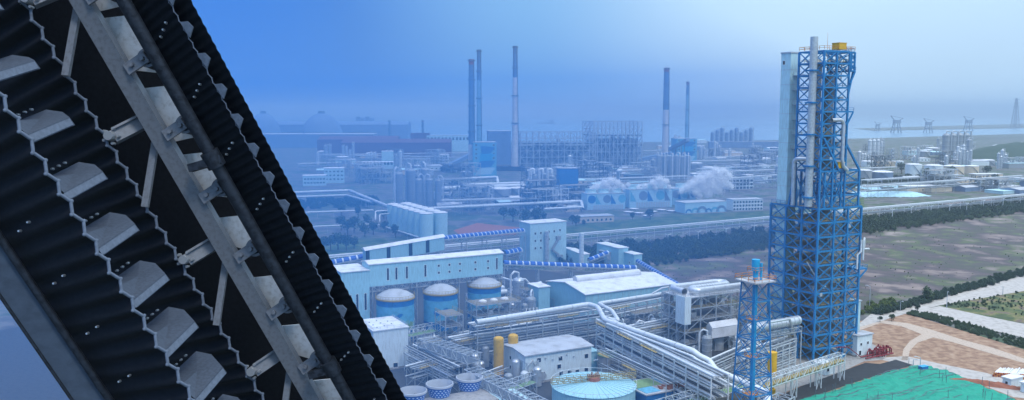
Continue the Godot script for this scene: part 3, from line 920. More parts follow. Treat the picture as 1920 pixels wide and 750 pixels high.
	mb.truss(fa - Vector3(0, 1.8, 0), fb - Vector3(0, 1.8, 0), 3.0, 1.6, 10, .2)
	for i in 4:
		var q := fa.lerp(fb, i / 3.0)
		for s in [-1.4, 1.4]: mb.beam(q + V * s - Vector3(0, 3.4, 0), Vector3((q + V * s).x, 0, (q + V * s).z), .3)
	obj("trestle", mb, "steel", nd)
	# pipe bridge in front of the tower -----------------------------------
	var ba := G(1395, 722, 8.5)
	var bb := G(1578, 662, 8.5)
	nd = thing("pipe_bridge", "long pale truss pipe bridge crossing in front of the tower foot", "bridge", Vector3(ba.x, 0, ba.z))
	o0 = Vector3(ba.x, 0, ba.z)
	mb = MB.new()
	mb.truss(ba - o0, bb - o0, 2.6, 2.6, 22, .17)
	obj("truss", mb, "steel_pale", nd)
	mb = MB.new()
	for s in [-.7, 0.0, .7]: mb.cyl(ba - o0 + V * s - Vector3(0, 2.2, 0), bb - o0 + V * s - Vector3(0, 2.2, 0), .25, .25, 8)
	obj("pipe", mb, "yellow_rail", nd)
	mb = MB.new()
	mb.beam(ba - o0 - Vector3(0, 2.75, 0), bb - o0 - Vector3(0, 2.75, 0), 2.7, .12)
	obj("deck", mb, "mural_green", nd)
	for t in [.18, .46, .72, .98]:
		mb = MB.new()
		var q := (ba - o0).lerp(bb - o0, t)
		for s in [-1.2, 1.2]:
			for e in [-1.0, 1.0]: mb.beam(q + V * s + U * e - Vector3(0, 2.6, 0), Vector3(q.x, 0, q.z) + V * s + U * e, .2)
		mb.xbrace(Vector3(q.x, 0, q.z) + V * 1.2 + U, Vector3(q.x, 0, q.z) + V * 1.2 - U, q + V * 1.2 - U - Vector3(0, 2.6, 0), q + V * 1.2 + U - Vector3(0, 2.6, 0), .12)
		obj("trestle_leg", mb, "steel_pale", nd)
	bld("guard_hut", "small white hut with flat roof under the pipe bridge", "hut", 1547, 686, 3.4, 1524, 1566, "white_wall", "roof_white", {"win": [["l", .6, .55, 1.1, 1.0], ["f", .3, .55, 1.0, 1.0]]})
	bld("pump_house", "white two storey pump house beside the tower foot", "house", 1608, 631, 7.5, 1590, 1636, "white_wall", "roof_grey", {"win": [["f", .25, .6, .9, .9], ["f", .7, .62, .9, .9], ["f", .2, .2, 1.0, 1.6]]})
	bld("stair_tower", "slim pale cyan stair tower behind the lattice columns", "tower", 1604, 566, 17.0, 1590, 1614, "cyan_pale", "steel", {})
	mb = MB.new()
	p = G(1640, 668)
	nd = thing("red_valve_station", "tangle of dark red fire water pipes beside the pump house", "pipework", p, TH)
	for i in 16:
		mb = MB.new()
		var x := rng.randf_range(-6, 6)
		var z := rng.randf_range(-3, 3)
		mb.tube([Vector3(x, 0, z), Vector3(x, 1.6, z), Vector3(x + .4, 2.2, z), Vector3(x + 1.6, 2.3, z + .4), Vector3(x + 2.1, 1.8, z + .6), Vector3(x + 2.2, 0, z + .6)], .22, 8)
		mb.cyl(Vector3(x + .9, 2.3, z + .2), Vector3(x + .9, 3.0, z + .2), .3, .3, 8)
		obj("pipe", mb, "red", nd)
	mb = MB.new()
	for z in [-2.0, 0.0, 2.0]: mb.cyl(Vector3(-7, .7, z), Vector3(7, .7, z), .25, .25, 8)
	mb.tube([Vector3(-7, .7, 0), Vector3(-11, 4.2, -2), Vector3(-16, 4.4, -4)], .16, 6)
	obj("header", mb, "red", nd)

func vessel(x: float, yb: float, yt: float, r: float, m: String, label: String, group := "") -> void:
	var p := G(x, yb)
	var nd := thing("vessel", label, "vessel", p, rng.randf_range(0, 360), group)
	var h := hat(p, yt)
	var mb := MB.new()
	mb.cyl(Vector3(0, 0, 0), Vector3(0, h - r * .5, 0), r, r, 18)
	mb.lathe(Vector3(0, h - r * .5, 0), [Vector2(r, 0), Vector2(r * .85, r * .28), Vector2(r * .5, r * .45), Vector2(0, r * .5)], 18)
	obj("shell", mb, m, nd)
	mb = MB.new()
	mb.tube([Vector3(0, h, 0), Vector3(0, h + .8 * r, 0), Vector3(r * .8, h + 1.1 * r, 0), Vector3(r * 1.5, h + .5 * r, 0), Vector3(r * 1.5, 0, 0)], r * .2, 8)
	obj("down_pipe", mb, "steel_pale", nd)
	for j in 3:
		mb = MB.new()
		mb.cyl(Vector3(0, h * (j + 1) / 3.5, 0), Vector3(0, h * (j + 1) / 3.5 + .2, 0), r * 1.06, r * 1.06, 18)
		obj("hoop", mb, "steel", nd)

func rack(label: String, a: Vector3, b: Vector3, h: float, w: float, levels: Array, steel: String, pipes: int, step := 6.0, called := "pipe_rack", group := "", walk := true) -> Node3D:
	a.y = 0
	b.y = 0
	var nd := thing(called, label, "pipe rack", a, 0, group)
	var d := b - a
	var l := d.length()
	d /= l
	var s := d.cross(Vector3.UP).normalized()
	var k := maxi(1, int(round(l / step)))
	var t := clampf(h * .022, .16, .4)
	var bm := MB.new()
	for g in [-.5, .5]: bm.beam(s * w * g, s * w * g + Vector3(0, h, 0), t)
	for q in levels: bm.beam(s * -w * .56 + Vector3(0, h * q, 0), s * w * .56 + Vector3(0, h * q, 0), t * .8)
	bm.beam(s * -w * .5, s * w * .5 + Vector3(0, h * .5, 0), t * .5)
	var bmesh := bm.mesh()
	for i in k + 1:
		obj("bent", bmesh, steel, nd).position = d * l * i / k
	var mb := MB.new()
	for q in levels:
		for g in [-.5, .5]: mb.beam(s * w * g + Vector3(0, h * q - .3, 0), s * w * g + d * l + Vector3(0, h * q - .3, 0), t * .6)
	for i in k:
		if i % 2 == 0:
			for g in [-.5, .5]: mb.xbrace(s * w * g + d * l * i / k, s * w * g + d * l * (i + 1) / k, s * w * g + d * l * (i + 1) / k + Vector3(0, h * levels[0], 0), s * w * g + d * l * i / k + Vector3(0, h * levels[0], 0), t * .4)
	obj("stringer", mb, steel, nd)
	for q in levels:
		for i in pipes:
			var r: float = [.12, .2, .28, .16, .24][(i + int(q * 7)) % 5] * clampf(w / 4.0, .7, 1.6)
			var off := s * w * (-.42 + .84 * i / maxf(1, pipes - 1)) + Vector3(0, h * q + r + t * .4, 0)
			mb = MB.new()
			mb.cyl(off - d * .8, off + d * (l + .8), r, r, 8)
			obj("pipe", mb, ["steel_pale", "steel", "steel_dark", "silver", "grey_tank"][(i * 2 + int(q * 10)) % 5], nd)
	if walk:
		mb = MB.new()
		var y := Vector3(0, h * levels[-1] + .05, 0)
		for i in int(l / 14):
			if rng.randf() < .4: continue
			var e0 := d * (i * 14.0 + rng.randf_range(0, 3))
			var e1 := e0 + d * rng.randf_range(5, 11)
			mb.beam(s * w * .66 + y + e0, s * w * .66 + y + e1, .9, .08)
			mb.rail([s * w * .75 + y + e0, s * w * .75 + y + e1], 1.1, .08)
		if mb.v.size(): obj("walkway", mb, "yellow_rail", nd)
	return nd

func pipe_run(label: String, pts: Array, r: float, m: String, legs := true, group := "", seg := 10) -> void:
	var p0: Vector3 = pts[0]
	var o0 := Vector3(p0.x, 0, p0.z)
	var nd := thing("pipeline", label, "pipe", o0, 0, group)
	var mb := MB.new()
	var q := []
	for i in pts.size():   # round the elbows
		if i == 0 or i == pts.size() - 1:
			q.append(pts[i] - o0)
			continue
		var a: Vector3 = pts[i - 1] - pts[i]
		var b: Vector3 = pts[i + 1] - pts[i]
		var e := minf(r * 2.0, minf(a.length(), b.length()) * .4)
		for t in 4:
			var f := t / 3.0
			var v0: Vector3 = pts[i] + a.normalized() * e
			var v1: Vector3 = pts[i] + b.normalized() * e
			q.append(v0.lerp(pts[i], f).lerp(pts[i].lerp(v1, f), f) - o0)
	mb.tube(q, r, seg)
	obj("pipe", mb, m, nd)
	mb = MB.new()
	var lm := MB.new()
	for i in pts.size() - 1:
		var a: Vector3 = pts[i] - o0
		var b: Vector3 = pts[i + 1] - o0
		var k := int((b - a).length() / 12.0)
		for j in k:
			var c := a.lerp(b, (j + .5) / k)
			mb.cyl(c - (b - a).normalized() * .12, c + (b - a).normalized() * .12, r * 1.12, r * 1.12, seg)
			if legs and c.y > 1: lm.beam(c - Vector3(0, r, 0), Vector3(c.x, 0, c.z), .25)
	if mb.v.size(): obj("flange", mb, "steel", nd)
	if lm.v.size(): obj("support", lm, "steel", nd)

func racks() -> void:
	var A0 := G(888, 606, 15)
	var A1 := G(1122, 574, 15)
	rack("multi level steel pipe rack passing behind the white control building", A0, A1, 14, 5.5, [.35, .6, .8, 1.0], "steel", 5)
	var B0 := G(1132, 596, 15)
	var B1 := G(1350, 700, 15)
	rack("pipe rack running from the rack elbow towards the flare tower", B0, B1, 14, 5.5, [.35, .6, .8, 1.0], "steel_pale", 6)
	var C0 := G(1120, 580, 13)
	var C1 := G(1262, 553, 13)
	rack("pipe rack along the front wall of the factory hall", C0, C1, 13, 5, [.3, .55, .78, 1.0], "steel", 5)
	rack("pipe rack stacked with thin pipes beside the tower foot", G(1392, 668, 11), G(1482, 638, 11), 11.5, 4.0, [.25, .4, .55, .7, .85, 1.0], "steel_pale", 3, 4.0)
	rack("low rack between process unit and flare tower", G(1300, 700, 9), G(1400, 655, 9), 9.5, 4.5, [.4, .7, 1.0], "steel", 4, 5.0)
	rack("rack of grey pipes behind the yellow tanks", G(850, 640, 9), G(1000, 612, 9), 9.5, 5, [.4, .7, 1.0], "steel", 5)
	rack("inner pipe rack seen through the main rack bents", G(1140, 628, 8), G(1290, 600, 8), 8.5, 6, [.4, .7, 1.0], "steel", 5)
	rack("low pipe rack beside the sump tank", G(1130, 655, 8), G(1260, 716, 8), 7.5, 4, [.5, 1.0], "steel", 4)
	rack("short pipe rack beside the plain white cube building", G(768, 650, 8), G(850, 690, 8), 8, 4, [.4, .7, 1.0], "steel", 4, 5.0)
	rack("short pipe rack crossing under the truss walkway", G(770, 690, 6), G(880, 660, 6), 6, 4, [.5, 1.0], "steel", 4, 5.0)
	rack("short pipe rack between the silos and the truss walkway", G(790, 640, 7), G(880, 625, 7), 7, 4, [.5, 1.0], "steel", 4, 5.0)
	rack("low rack in front of the yellow tanks", G(880, 715, 5), G(945, 690, 5), 5, 3, [.5, 1.0], "steel", 3, 5.0)
	# the fat insulated pipes on top
	pipe_run("fat white insulated main riding on the rack with an S bend", [G(893, 604, 16.4), G(1104, 570, 16.4), G(1121, 576, 16.4), G(1134, 600, 15.6), G(1300, 658, 15.6), G(1312, 668, 14.5), G(1330, 676, 13.8), G(1342, 694, 12.5), G(1443, 738, 11.5), G(1436, 760, 11.5)], .85, "steel_pale", false, "", 14)
	pipe_run("second white main bending out of the hall side rack", [G(1258, 548, 14.6), G(1122, 569, 14.6), G(1148, 583, 14.6), G(1160, 602, 13.8), G(1135, 596, 13.0)], .7, "steel_pale", false, "", 12)
	pipe_run("white pipe parallel to the S bend main", [G(1138, 607, 15.2), G(1298, 668, 15.0), G(1326, 688, 13.0), G(1338, 704, 12.0), G(1400, 738, 10.5)], .38, "steel_pale", false, "")
	pipe_run("bent silver pipe rising over the annex roof", [G(940, 520, 12), G(960, 526, 12), G(985, 523, 12), G(1000, 540, 8)], .4, "steel_pale", true)
	pipe_run("thin white pipe crossing above the blue basins", [G(1170, 668, 7), G(1276, 712, 7), G(1300, 706, 7)], .22, "steel_pale", true)
	pipe_run("silver pipe dropping beside the tower foot rack", [G(1395, 640, 12), G(1478, 622, 12), G(1482, 660, 2)], .5, "silver", false)
	pipe_run("grey pipe looping out of the tower foot", [G(1440, 605, 20), G(1480, 598, 20), G(1494, 640, 6)], .4, "silver", false)
	# truss walkways at the near corner
	for q in [[G(795, 632, 12), G(888, 664, 12), 5.0, "wide truss conveyor walkway leading to the yellow platform"], [G(884, 690, 12), G(1040, 768, 12), 5.0, "wide truss walkway passing the polka dot fans"], [G(1180, 770, 8), G(1400, 706, 8), 3.2, "slanting truss footbridge beside the blue basins"], [G(765, 616, 11), G(815, 606, 11), 3.0, "short truss bridge between white block and scaffold"], [G(955, 716, 6), G(1000, 700, 6), 2.6, "small footbridge ending at the white control building"], [G(1436, 760, 6), G(1475, 740, 6), 5.0, "boxy steel frame by the asphalt road"]]:
		var a: Vector3 = q[0]
		var o0 := Vector3(a.x, 0, a.z)
		var nd := thing("truss_walkway", q[3], "walkway", o0)
		var b: Vector3 = q[1] - o0
		a -= o0
		var l := (b - a).length()
		var mb := MB.new()
		mb.truss(a, b, q[2], 2.6, maxi(2, int(l / 2.4)), .2)
		obj("truss", mb, "steel", nd)
		mb = MB.new()
		mb.beam(a - Vector3(0, 2.5, 0), b - Vector3(0, 2.5, 0), q[2] * .9, .1)
		obj("deck", mb, "steel_dark" if q[2] > 4 else "mural_green", nd)
		var k := maxi(1, int(l / 14))
		for i in k + 1:
			mb = MB.new()
			var c := a.lerp(b, float(i) / k)
			var s: Vector3 = (b - a).cross(Vector3.UP).normalized() * q[2] * .5
			for g in [-1.0, 1.0]: mb.beam(c + s * g - Vector3(0, 2.6, 0), Vector3(c.x, 0, c.z) + s * g, .28)
			mb.xbrace(Vector3(c.x, 0, c.z) + s, Vector3(c.x, 0, c.z) - s, c - s - Vector3(0, 2.6, 0), c + s - Vector3(0, 2.6, 0), .15)
			obj("trestle", mb, "steel", nd)
	# scaffolded equipment platforms
	for q in [[836, 676, 815, 868, 594, 3, "steel platform stacked with vessels in front of the silos"], [894, 658, 870, 976, 574, 3, "wide steel platform with three white cones on its deck"], [858, 694, 846, 892, 648, 3, "yellow railed equipment tower at the end of the truss walkway"], [772, 690, 766, 802, 676, 1, "low steel platform behind the polka dot fans"], [1080, 610, 1066, 1118, 580, 2, "small open platform beside the rack elbow"], [1190, 640, 1175, 1240, 590, 3, "open steel structure in front of the grey silo"], [985, 600, 975, 1024, 545, 3, "narrow pipework tower against the hall gable"], [1400, 660, 1385, 1440, 590, 3, "steel pipe structure between flare tower and lattice tower"], [1455, 690, 1442, 1490, 640, 2, "pump platform at the foot of the lattice tower"], [1330, 640, 1310, 1390, 612, 2, "low pump deck below the looped duct unit"]]:
		var p := G(q[0], q[1])
		var h := hat(p, q[4])
		var w := len_to(p + Vector3(0, h, 0), U, q[3])
		var d := len_to(p + Vector3(0, h, 0), -V, q[2])
		d = clampf(d, 3, 9)
		var nd := thing("equipment_platform", q[6], "platform", p, TH)
		var mb := MB.new()
		mb.frame(Vector3(0, 0, -d), Vector3(w, h, 0), maxi(1, int(w / 4)), q[5] + 1, maxi(1, int(d / 4)), .26)
		obj("steel_frame", mb, "steel", nd)
		for j in q[5] + 1:
			mb = MB.new()
			var y: float = h * (j + 1) / (q[5] + 1)
			mb.box(Vector3(.15, y + .12, -d + .15), Vector3(w - .15, y + .2, -.15))
			obj("deck", mb, "grate", nd)
			mb = MB.new()
			mb.rail([Vector3(0, y + .2, -d), Vector3(0, y + .2, 0), Vector3(w, y + .2, 0), Vector3(w, y + .2, -d)], 1.1, .08)
			obj("railing", mb, "yellow_rail" if j == q[5] else "steel", nd)
		mb = MB.new()
		for i in int(w * 1.6):
			var y: float = h * (rng.randi() % (q[5] + 1)) / (q[5] + 1) + .2
			var a := Vector3(rng.randf_range(.6, w - .6), y, rng.randf_range(-d + .6, -.6))
			if i % 3 == 0: mb.cyl(a, a + Vector3(0, rng.randf_range(1.2, h / (q[5] + 1) * .9), 0), rng.randf_range(.3, .9), -1, 10)
			elif i % 3 == 1: mb.box(a, a + Vector3(rng.randf_range(.5, 1.6), rng.randf_range(.5, 1.6), rng.randf_range(.4, 1.2)))
			else: mb.tube([a, a + Vector3(0, 1.6, 0), a + Vector3(rng.randf_range(.6, 2.4), 1.8, 0), a + Vector3(2.4, 0, 0)], .18, 6)
		obj("equipment", mb, "silver", nd).set_meta("kind", "stuff")
		if q[3] == 976:
			for i in 3:
				mb = MB.new()
				mb.lathe(Vector3(w * (.25 + .25 * i), h + .3, -d * .45), [Vector2(1.5, 0), Vector2(1.3, .5), Vector2(.3, .9), Vector2(0, 1.0)], 14)
				obj("white_cone", mb, "roof_white", nd)

# pumps, drums and pipe bends filling the floor between the racks
func floor_clutter() -> void:
	rng.seed = 61
	var n := 0
	for q in [[1140, 1290, 612, 655, 26], [770, 915, 640, 700, 26], [940, 1010, 700, 745, 10], [900, 945, 655, 700, 6], [1000, 1100, 690, 700, 4], [1290, 1420, 650, 720, 10], [940, 1100, 585, 615, 14], [1190, 1330, 715, 748, 5], [850, 980, 545, 580, 8], [1100, 1180, 610, 640, 8]]:
		for i in q[4]:
			var p := G(rng.randf_range(q[0], q[1]), rng.randf_range(q[2], q[3]))
			var kind := rng.randi() % 3
			n += 1
			var nd := thing("pump_skid", ["horizontal drum on saddles among the pipe racks", "steel frame with pipe loops among the pipe racks", "upright drum with pump box among the pipe racks"][kind], "pump skid", p, TH + 90 * (n % 2), "skids on the plant floor")
			var mb := MB.new()
			var h := rng.randf_range(3, 8)
			if kind == 0:
				mb.cyl(Vector3(-3, 2.2, 0), Vector3(3, 2.2, 0), 1.2, 1.2, 14)
				obj("drum", mb, ["silver", "steel_pale", "grey_tank"][n % 3], nd)
				mb = MB.new()
				for x in [-2.0, 2.0]: mb.box(Vector3(x - .3, 0, -.9), Vector3(x + .3, 1.3, .9))
				obj("saddle", mb, "concrete", nd)
			elif kind == 1:
				mb.frame(Vector3(-3, 0, -2), Vector3(3, h, 2), 2, 2, 1, .22)
				obj("stand", mb, "steel", nd)
				mb = MB.new()
				for j in 4: mb.tube([Vector3(-2.6 + j * 1.6, 0, 1), Vector3(-2.6 + j * 1.6, h * .8, 1), Vector3(-2.2 + j * 1.6, h + .6, .4), Vector3(-1.8 + j * 1.6, h * .8, -1), Vector3(-1.8 + j * 1.6, 0, -1)], .24, 6)
				obj("pipe_loops", mb, ["steel_pale", "silver"][n % 2], nd)
			else:
				mb.cyl(Vector3(0, .4, 0), Vector3(0, h, 0), 1.3, 1.3, 14)
				mb.lathe(Vector3(0, h, 0), [Vector2(1.3, 0), Vector2(.9, .5), Vector2(0, .7)], 14)
				obj("drum", mb, ["grey_tank", "silver", "steel_pale"][n % 3], nd)
				mb = MB.new()
				mb.box(Vector3(1.6, 0, -.8), Vector3(3.2, 1.5, .8))
				obj("pump_box", mb, "grey_tank", nd)

# striped tube conveyor over trestles
func hood_conveyor(label: String, a: Vector3, b: Vector3, r: float, called := "tube_conveyor") -> void:
	var o0 := Vector3(a.x, 0, a.z)
	var nd := thing(called, label, "conveyor", o0)
	a -= o0
	b -= o0
	var d := (b - a).normalized()
	var l := (b - a).length()
	var s := d.cross(Vector3.UP).normalized()
	var up := s.cross(d)
	var k := int(l / 3.2)
	var st := l / k
	for m in 2:
		var hb := MB.new()
		var rows := []
		var l0 := 0.02
		var l1 := st * (.76 if m == 0 else .22)
		for q in [l0, l1]:
			var row := []
			for j in 9:
				var an := PI * j / 8
				row.append(d * q + s * cos(an) * r * (1.0 if m == 0 else .97) + up * sin(an) * r * (1.0 if m == 0 else .97))
			rows.append(row)
		hb.grid(rows)
		var hm := hb.mesh()
		for i in k:
			var o := obj("hood", hm, "blue_hood" if m == 0 else "white_hood", nd)
			o.position = a + d * (i * st + (0.0 if m == 0 else st * .77))
	var mb := MB.new()
	mb.beam(a - up * .3, b - up * .3, r * 2.2, .5)
	mb.truss(a - up * .5, b - up * .5, r * 2.0, 1.6, maxi(2, int(l / 3)), .15)
	obj("gallery_frame", mb, "steel", nd)
	for i in int(l / 18) + 2:
		var c := a.lerp(b, minf(1.0, i / float(int(l / 18) + 1)))
		if c.y < 3: continue
		mb = MB.new()
		for g in [-1.0, 1.0]: mb.beam(c + s * g * r - up * 2, Vector3(c.x, 0, c.z) + s * g * r * 1.5, .3)
		mb.xbrace(Vector3(c.x, 0, c.z) + s * r * 1.5, Vector3(c.x, 0, c.z) - s * r * 1.5, c - s * r - up * 2, c + s * r - up * 2, .18)
		obj("trestle", mb, "steel", nd)

func storage_side() -> void:
	var mb: MB
	# elevated long gallery over the silos
	var win := []
	for x in [.13, .19, .265, .40]: win.append(["f", x, .5, .75, 4.4])
	for x in [.50, .58, .66, .78, .88]:
		for y in [.35, .68]: win.append(["f", x, y, .8, .8])
	win.append(["f", .95, .52, .7, 4.4])
	var r := bld("gallery_building", "long pale cyan gallery raised above three domed silos", "building", 692, 497, 30, 684, 943, "cyan", "roof_white", {"y0": 22.0, "d": 8.0, "win": win, "rise": .8})
	for i in 7:
		mb = MB.new()
		var x: float = r.w * (i + .15) / 6.3
		for z in [-.8, -r.d + .8]: mb.beam(Vector3(x, 0, z), Vector3(x, 21.98, z), .45)
		for j in 4: mb.xbrace(Vector3(x, j * 5.4, -.8), Vector3(x, j * 5.4, -r.d + .8), Vector3(x, j * 5.4 + 5.4, -r.d + .8), Vector3(x, j * 5.4 + 5.4, -.8), .2)
		obj("trestle", mb, "steel", r.n)
	mb = MB.new()
	mb.truss(Vector3(0, 21.9, -1), Vector3(r.w, 21.9, -1), 1.5, 1.8, 30, .2)
	obj("girder", mb, "steel", r.n)
	bld("headhouse", "cyan headhouse with tall slot windows joining the long gallery", "building", 640, 512, 28, 618, 692, "cyan", "roof_white", {"d": 14.0, "win": winrow("f", [.3, .55, .85], [.6], .8, 6.0)})
	# silos with domed lids
	for q in [[741, 556, 36, "blue mural silo with domed lid below the slot windows"], [826, 546, 32.5, "blue mural silo with a yellow green patch on its wall"], [908, 533, 32.0, "blue mural silo with domed lid by the conveyor end"]]:
		var p := G(q[0], q[1], 18.5)
		p.y = 0
		var rr: float = q[2] * mpp(p)
		var nd := thing("domed_silo", q[3], "silo", p)
		for b in [[0.0, 8.0, "mural_blue"], [8.0, 12.5, "mural_sky"], [12.5, 16.0, "mural_sky"], [16.0, 18.0, "mural_blue"]]:
			mb = MB.new()
			mb.cyl(Vector3(0, b[0], 0), Vector3(0, b[1], 0), rr, rr, 36, false)
			obj("painted_band", mb, b[2], nd)
		for i in 7:   # waves and blobs of the mural, thin shapes on the shell
			mb = MB.new()
			var a0 := -2.4 + i * .5
			var yb := rng.randf_range(4, 13)
			for s in 8:
				var a := a0 + s * .11
				var b := a0 + (s + 1) * .11
				var h0 := 1.3 * sqrt(sin(PI * s / 8.0))
				var h1 := 1.3 * sqrt(maxf(0, sin(PI * (s + 1) / 8.0)))
				var f := func(an: float, y: float): return Vector3(cos(an) * (rr + .03), y, -sin(an) * (rr + .03))
				mb.quad(f.call(a, yb + h0 + sin(a * 5)), f.call(b, yb + h1 + sin(b * 5)), f.call(b, yb - h1 + sin(b * 4)), f.call(a, yb - h0 + sin(a * 4)))
			obj("mural_patch", mb, ["mural_pale", "mural_blue", "mural_sky", "mural_green"][i % 4], nd)
		mb = MB.new()
		mb.lathe(Vector3(0, 18.6, 0), [Vector2(rr * 1.0, 0), Vector2(rr * .95, .4), Vector2(rr * .7, 1.5), Vector2(rr * .4, 2.3), Vector2(0, 2.7)], 36)
		obj("dome", mb, "roof_grey", nd)
		mb = MB.new()
		mb.lathe(Vector3(0, 18.0, 0), [Vector2(rr * .98, 0), Vector2(rr * 1.05, 0.02), Vector2(rr * 1.05, .5), Vector2(rr * .98, .6)], 36)
		for i in 36:
			var a := TAU * i / 36
			mb.beam(Vector3(cos(a) * rr * 1.04, 18.5, sin(a) * rr * 1.04), Vector3(cos(a) * rr * 1.04, 19.6, sin(a) * rr * 1.04), .08)
			mb.beam(Vector3(cos(a) * rr * 1.04, 19.6, sin(a) * rr * 1.04), Vector3(cos(a + TAU / 36) * rr * 1.04, 19.6, sin(a + TAU / 36) * rr * 1.04), .1)
		obj("rim_walkway", mb, "yellow_rail", nd)
	# sloping gallery
	var a := G(683, 468, 21)
	var b := G(829, 443, 25)
	var nd := thing("sloping_gallery", "cyan enclosed conveyor gallery rising on a slope past the silo row", "gallery", Vector3(a.x, 0, a.z))
	var o0 := Vector3(a.x, 0, a.z)
	a -= o0
	b -= o0
	var s := (b - a).cross(Vector3.UP).normalized() * 3.2
	var dn := Vector3(0, -6.2, 0)
	mb = MB.new()
	mb.prism([a + s, a - s, a - s + dn, a + s + dn], b - a)
	obj("wall", mb, "cyan", nd)
	mb = MB.new()
	var ov := (b - a).normalized() * .6
	mb.prism([a - ov + s * 1.1 + Vector3(0, .02, 0), a - ov + Vector3(0, 1.1, 0), a - ov - s * 1.1 + Vector3(0, .02, 0)], b - a + ov * 2)
	obj("roof", mb, "roof_white", nd)
	for t in [.02, .28, .56, .78]:
		mb = MB.new()
		var c := a.lerp(b, t) + s * 1.0 + dn * .5
		mb.slab(c, (b - a).normalized() * .9, Vector3(0, 2.9, 0), s.normalized() * .06)
		obj("slot_window", mb, "glass", nd)
	for t in [.2, .55, .95]:
		mb = MB.new()
		var c := a.lerp(b, t)
		for g in [-.8, .8]: mb.beam(c + s * g + dn, Vector3(c.x, 0, c.z) + s * g, .5)
		mb.xbrace(Vector3(c.x, 0, c.z) + s * .8, Vector3(c.x, 0, c.z) - s * .8, c - s * .8 + dn, c + s * .8 + dn, .25)
		obj("trestle", mb, "steel", nd)
	# transfer building with windows, chute and spiral duct
	win = []
	for q in [[.14, .76], [.29, .76], [.14, .58], [.29, .58], [.14, .40], [.29, .40], [.51, .78], [.51, .60], [.66, .78], [.82, .80]]: win.append(["f", q[0], q[1], 1.0, 1.2])
	r = bld("transfer_tower", "tall cyan transfer building with a slanting chute and spiral duct on its front", "building", 994, 420, 23.0, 974, 1062, "cyan_pale", "roof_white", {"win": win})
	mb = MB.new()
	mb.cyl(Vector3(r.w * .42, 0, 1.4), Vector3(r.w * .42, 18.5, 1.4), 1.2, 1.2, 16)
	var ob := obj("spiral_duct", mb, "silver", r.n)
	mb = MB.new()
	var hp := []
	for i in 90: hp.append(Vector3(r.w * .42 + cos(i * .6) * 1.26, 18.4 * i / 89.0, 1.4 + sin(i * .6) * 1.26))
	mb.tube(hp, .1, 5)
	obj("seam", mb, "steel", ob)
	mb = MB.new()
	mb.beam(Vector3(r.w * .74, 13.5, 1.2), Vector3(r.w * .58, 8.0, 1.2), 1.1)
	mb.beam(Vector3(r.w * .58, 7.6, 1.2), Vector3(r.w * .76, 4.6, 1.2), 1.1)
	mb.box(Vector3(r.w * .70, 13.2, .1), Vector3(r.w * .80, 15.2, 1.9))
	mb.box(Vector3(r.w * .70, 3.4, .1), Vector3(r.w * .86, 4.4, 1.9))
	obj("chute", mb, "grey_tank", r.n)
	# spiral stack
	var p := G(1090, 502)
	nd = thing("spiral_stack", "slim white stack with a spiral seam beside the sloped cover", "stack", p)
	var h := hat(p, 437)
	mb = MB.new()
	mb.cyl(Vector3.ZERO, Vector3(0, h, 0), 1.25, 1.25, 16)
	ob = obj("shell", mb, "white_wall", nd)
	mb = MB.new()
	hp = []
	for i in 110: hp.append(Vector3(cos(i * .6) * 1.3, h * i / 109.0, sin(i * .6) * 1.3))
	mb.tube(hp, .11, 5)
	obj("seam", mb, "steel", ob)
	r = bld("transfer_house", "cyan transfer house with a dark conveyor mouth near the tree belt", "building", 1160, 466, 10.5, 1119, 1178, "cyan", "roof_white", {})
	mb = MB.new()
	for z in [-r.d * .75, -r.d * .35]: mb.box(Vector3(-2.2, 3.2, z - .15), Vector3(-.02, 7.2, z + .15))
	mb.box(Vector3(-2.4, 7.2, -r.d * .78), Vector3(-.02, 7.5, -r.d * .32))
	obj("conveyor_hood", mb, "steel", r.n)
	r = bld("transfer_house", "smaller cyan house where the striped conveyor drops away", "building", 1189, 478, 8.0, 1168, 1204, "cyan", "roof_white", {"win": [["l", .4, .4, .8, 1.2]]})
	mb = MB.new()
	for x in [r.w * .3, r.w * .8]: mb.box(Vector3(x - .15, 1.0, .02), Vector3(x + .15, 4.0, 2.2))
	mb.box(Vector3(r.w * .26, 4.0, .02), Vector3(r.w * .84, 4.3, 2.4))
	obj("conveyor_hood", mb, "steel", r.n)
	r = bld("conveyor_cover", "low cyan cover house beside the spiral stack", "building", 1092, 478, 6.0, 1040, 1105, "cyan_pale", "roof_white", {"rise": 1.0})
	# striped conveyors
	hood_conveyor("blue and white striped conveyor rising to the tall transfer building", G(829, 448, 22), G(980, 433, 19), 1.7)
	hood_conveyor("blue striped conveyor entering the sloping gallery", G(590, 500, 13), G(684, 482, 16), 1.7)
	hood_conveyor("long striped conveyor running behind the factory hall", G(944, 494, 13), G(1192, 503, 7), 1.6)
	hood_conveyor("short striped conveyor climbing into the transfer house", G(1104, 488, 5), G(1140, 474, 8), 1.4)
	hood_conveyor("striped conveyor sloping down behind the hall end", G(1196, 490, 5), G(1284, 542, 3), 1.3)
	hood_conveyor("plain blue conveyor end behind the long gallery", G(944, 476, 9), G(975, 470, 9), 2.0)
	# white block and polka dot fans
	r = bld("white_block", "plain white cube shaped building beside the polka dot fans", "building", 700, 622, 13.6, 668, 765, "white_wall", "roof_white", {"d": 16.0, "win": [["f", .62, .1, 1.5, 1.6]]})
	mb = MB.new()
	mb.rail([Vector3(0, 13.95, -15), Vector3(0, 13.95, -.2), Vector3(r.w, 13.95, -.2), Vector3(r.w, 13.95, -15)], .9, .07)
	for i in 8: mb.box(Vector3(2 + (i * 3) % 9, 13.96, -3 - i * 1.3), Vector3(2.4 + (i * 3) % 9, 14.3, -2.6 - i * 1.3))
	obj("roof_rail", mb, "steel", r.n)
	bld("cooling_house", "flat roofed cyan cooling house carrying the polka dot fans", "building", 792, 775, 8.8, 740, 932, "cyan", "concrete", {"d": 9.0})
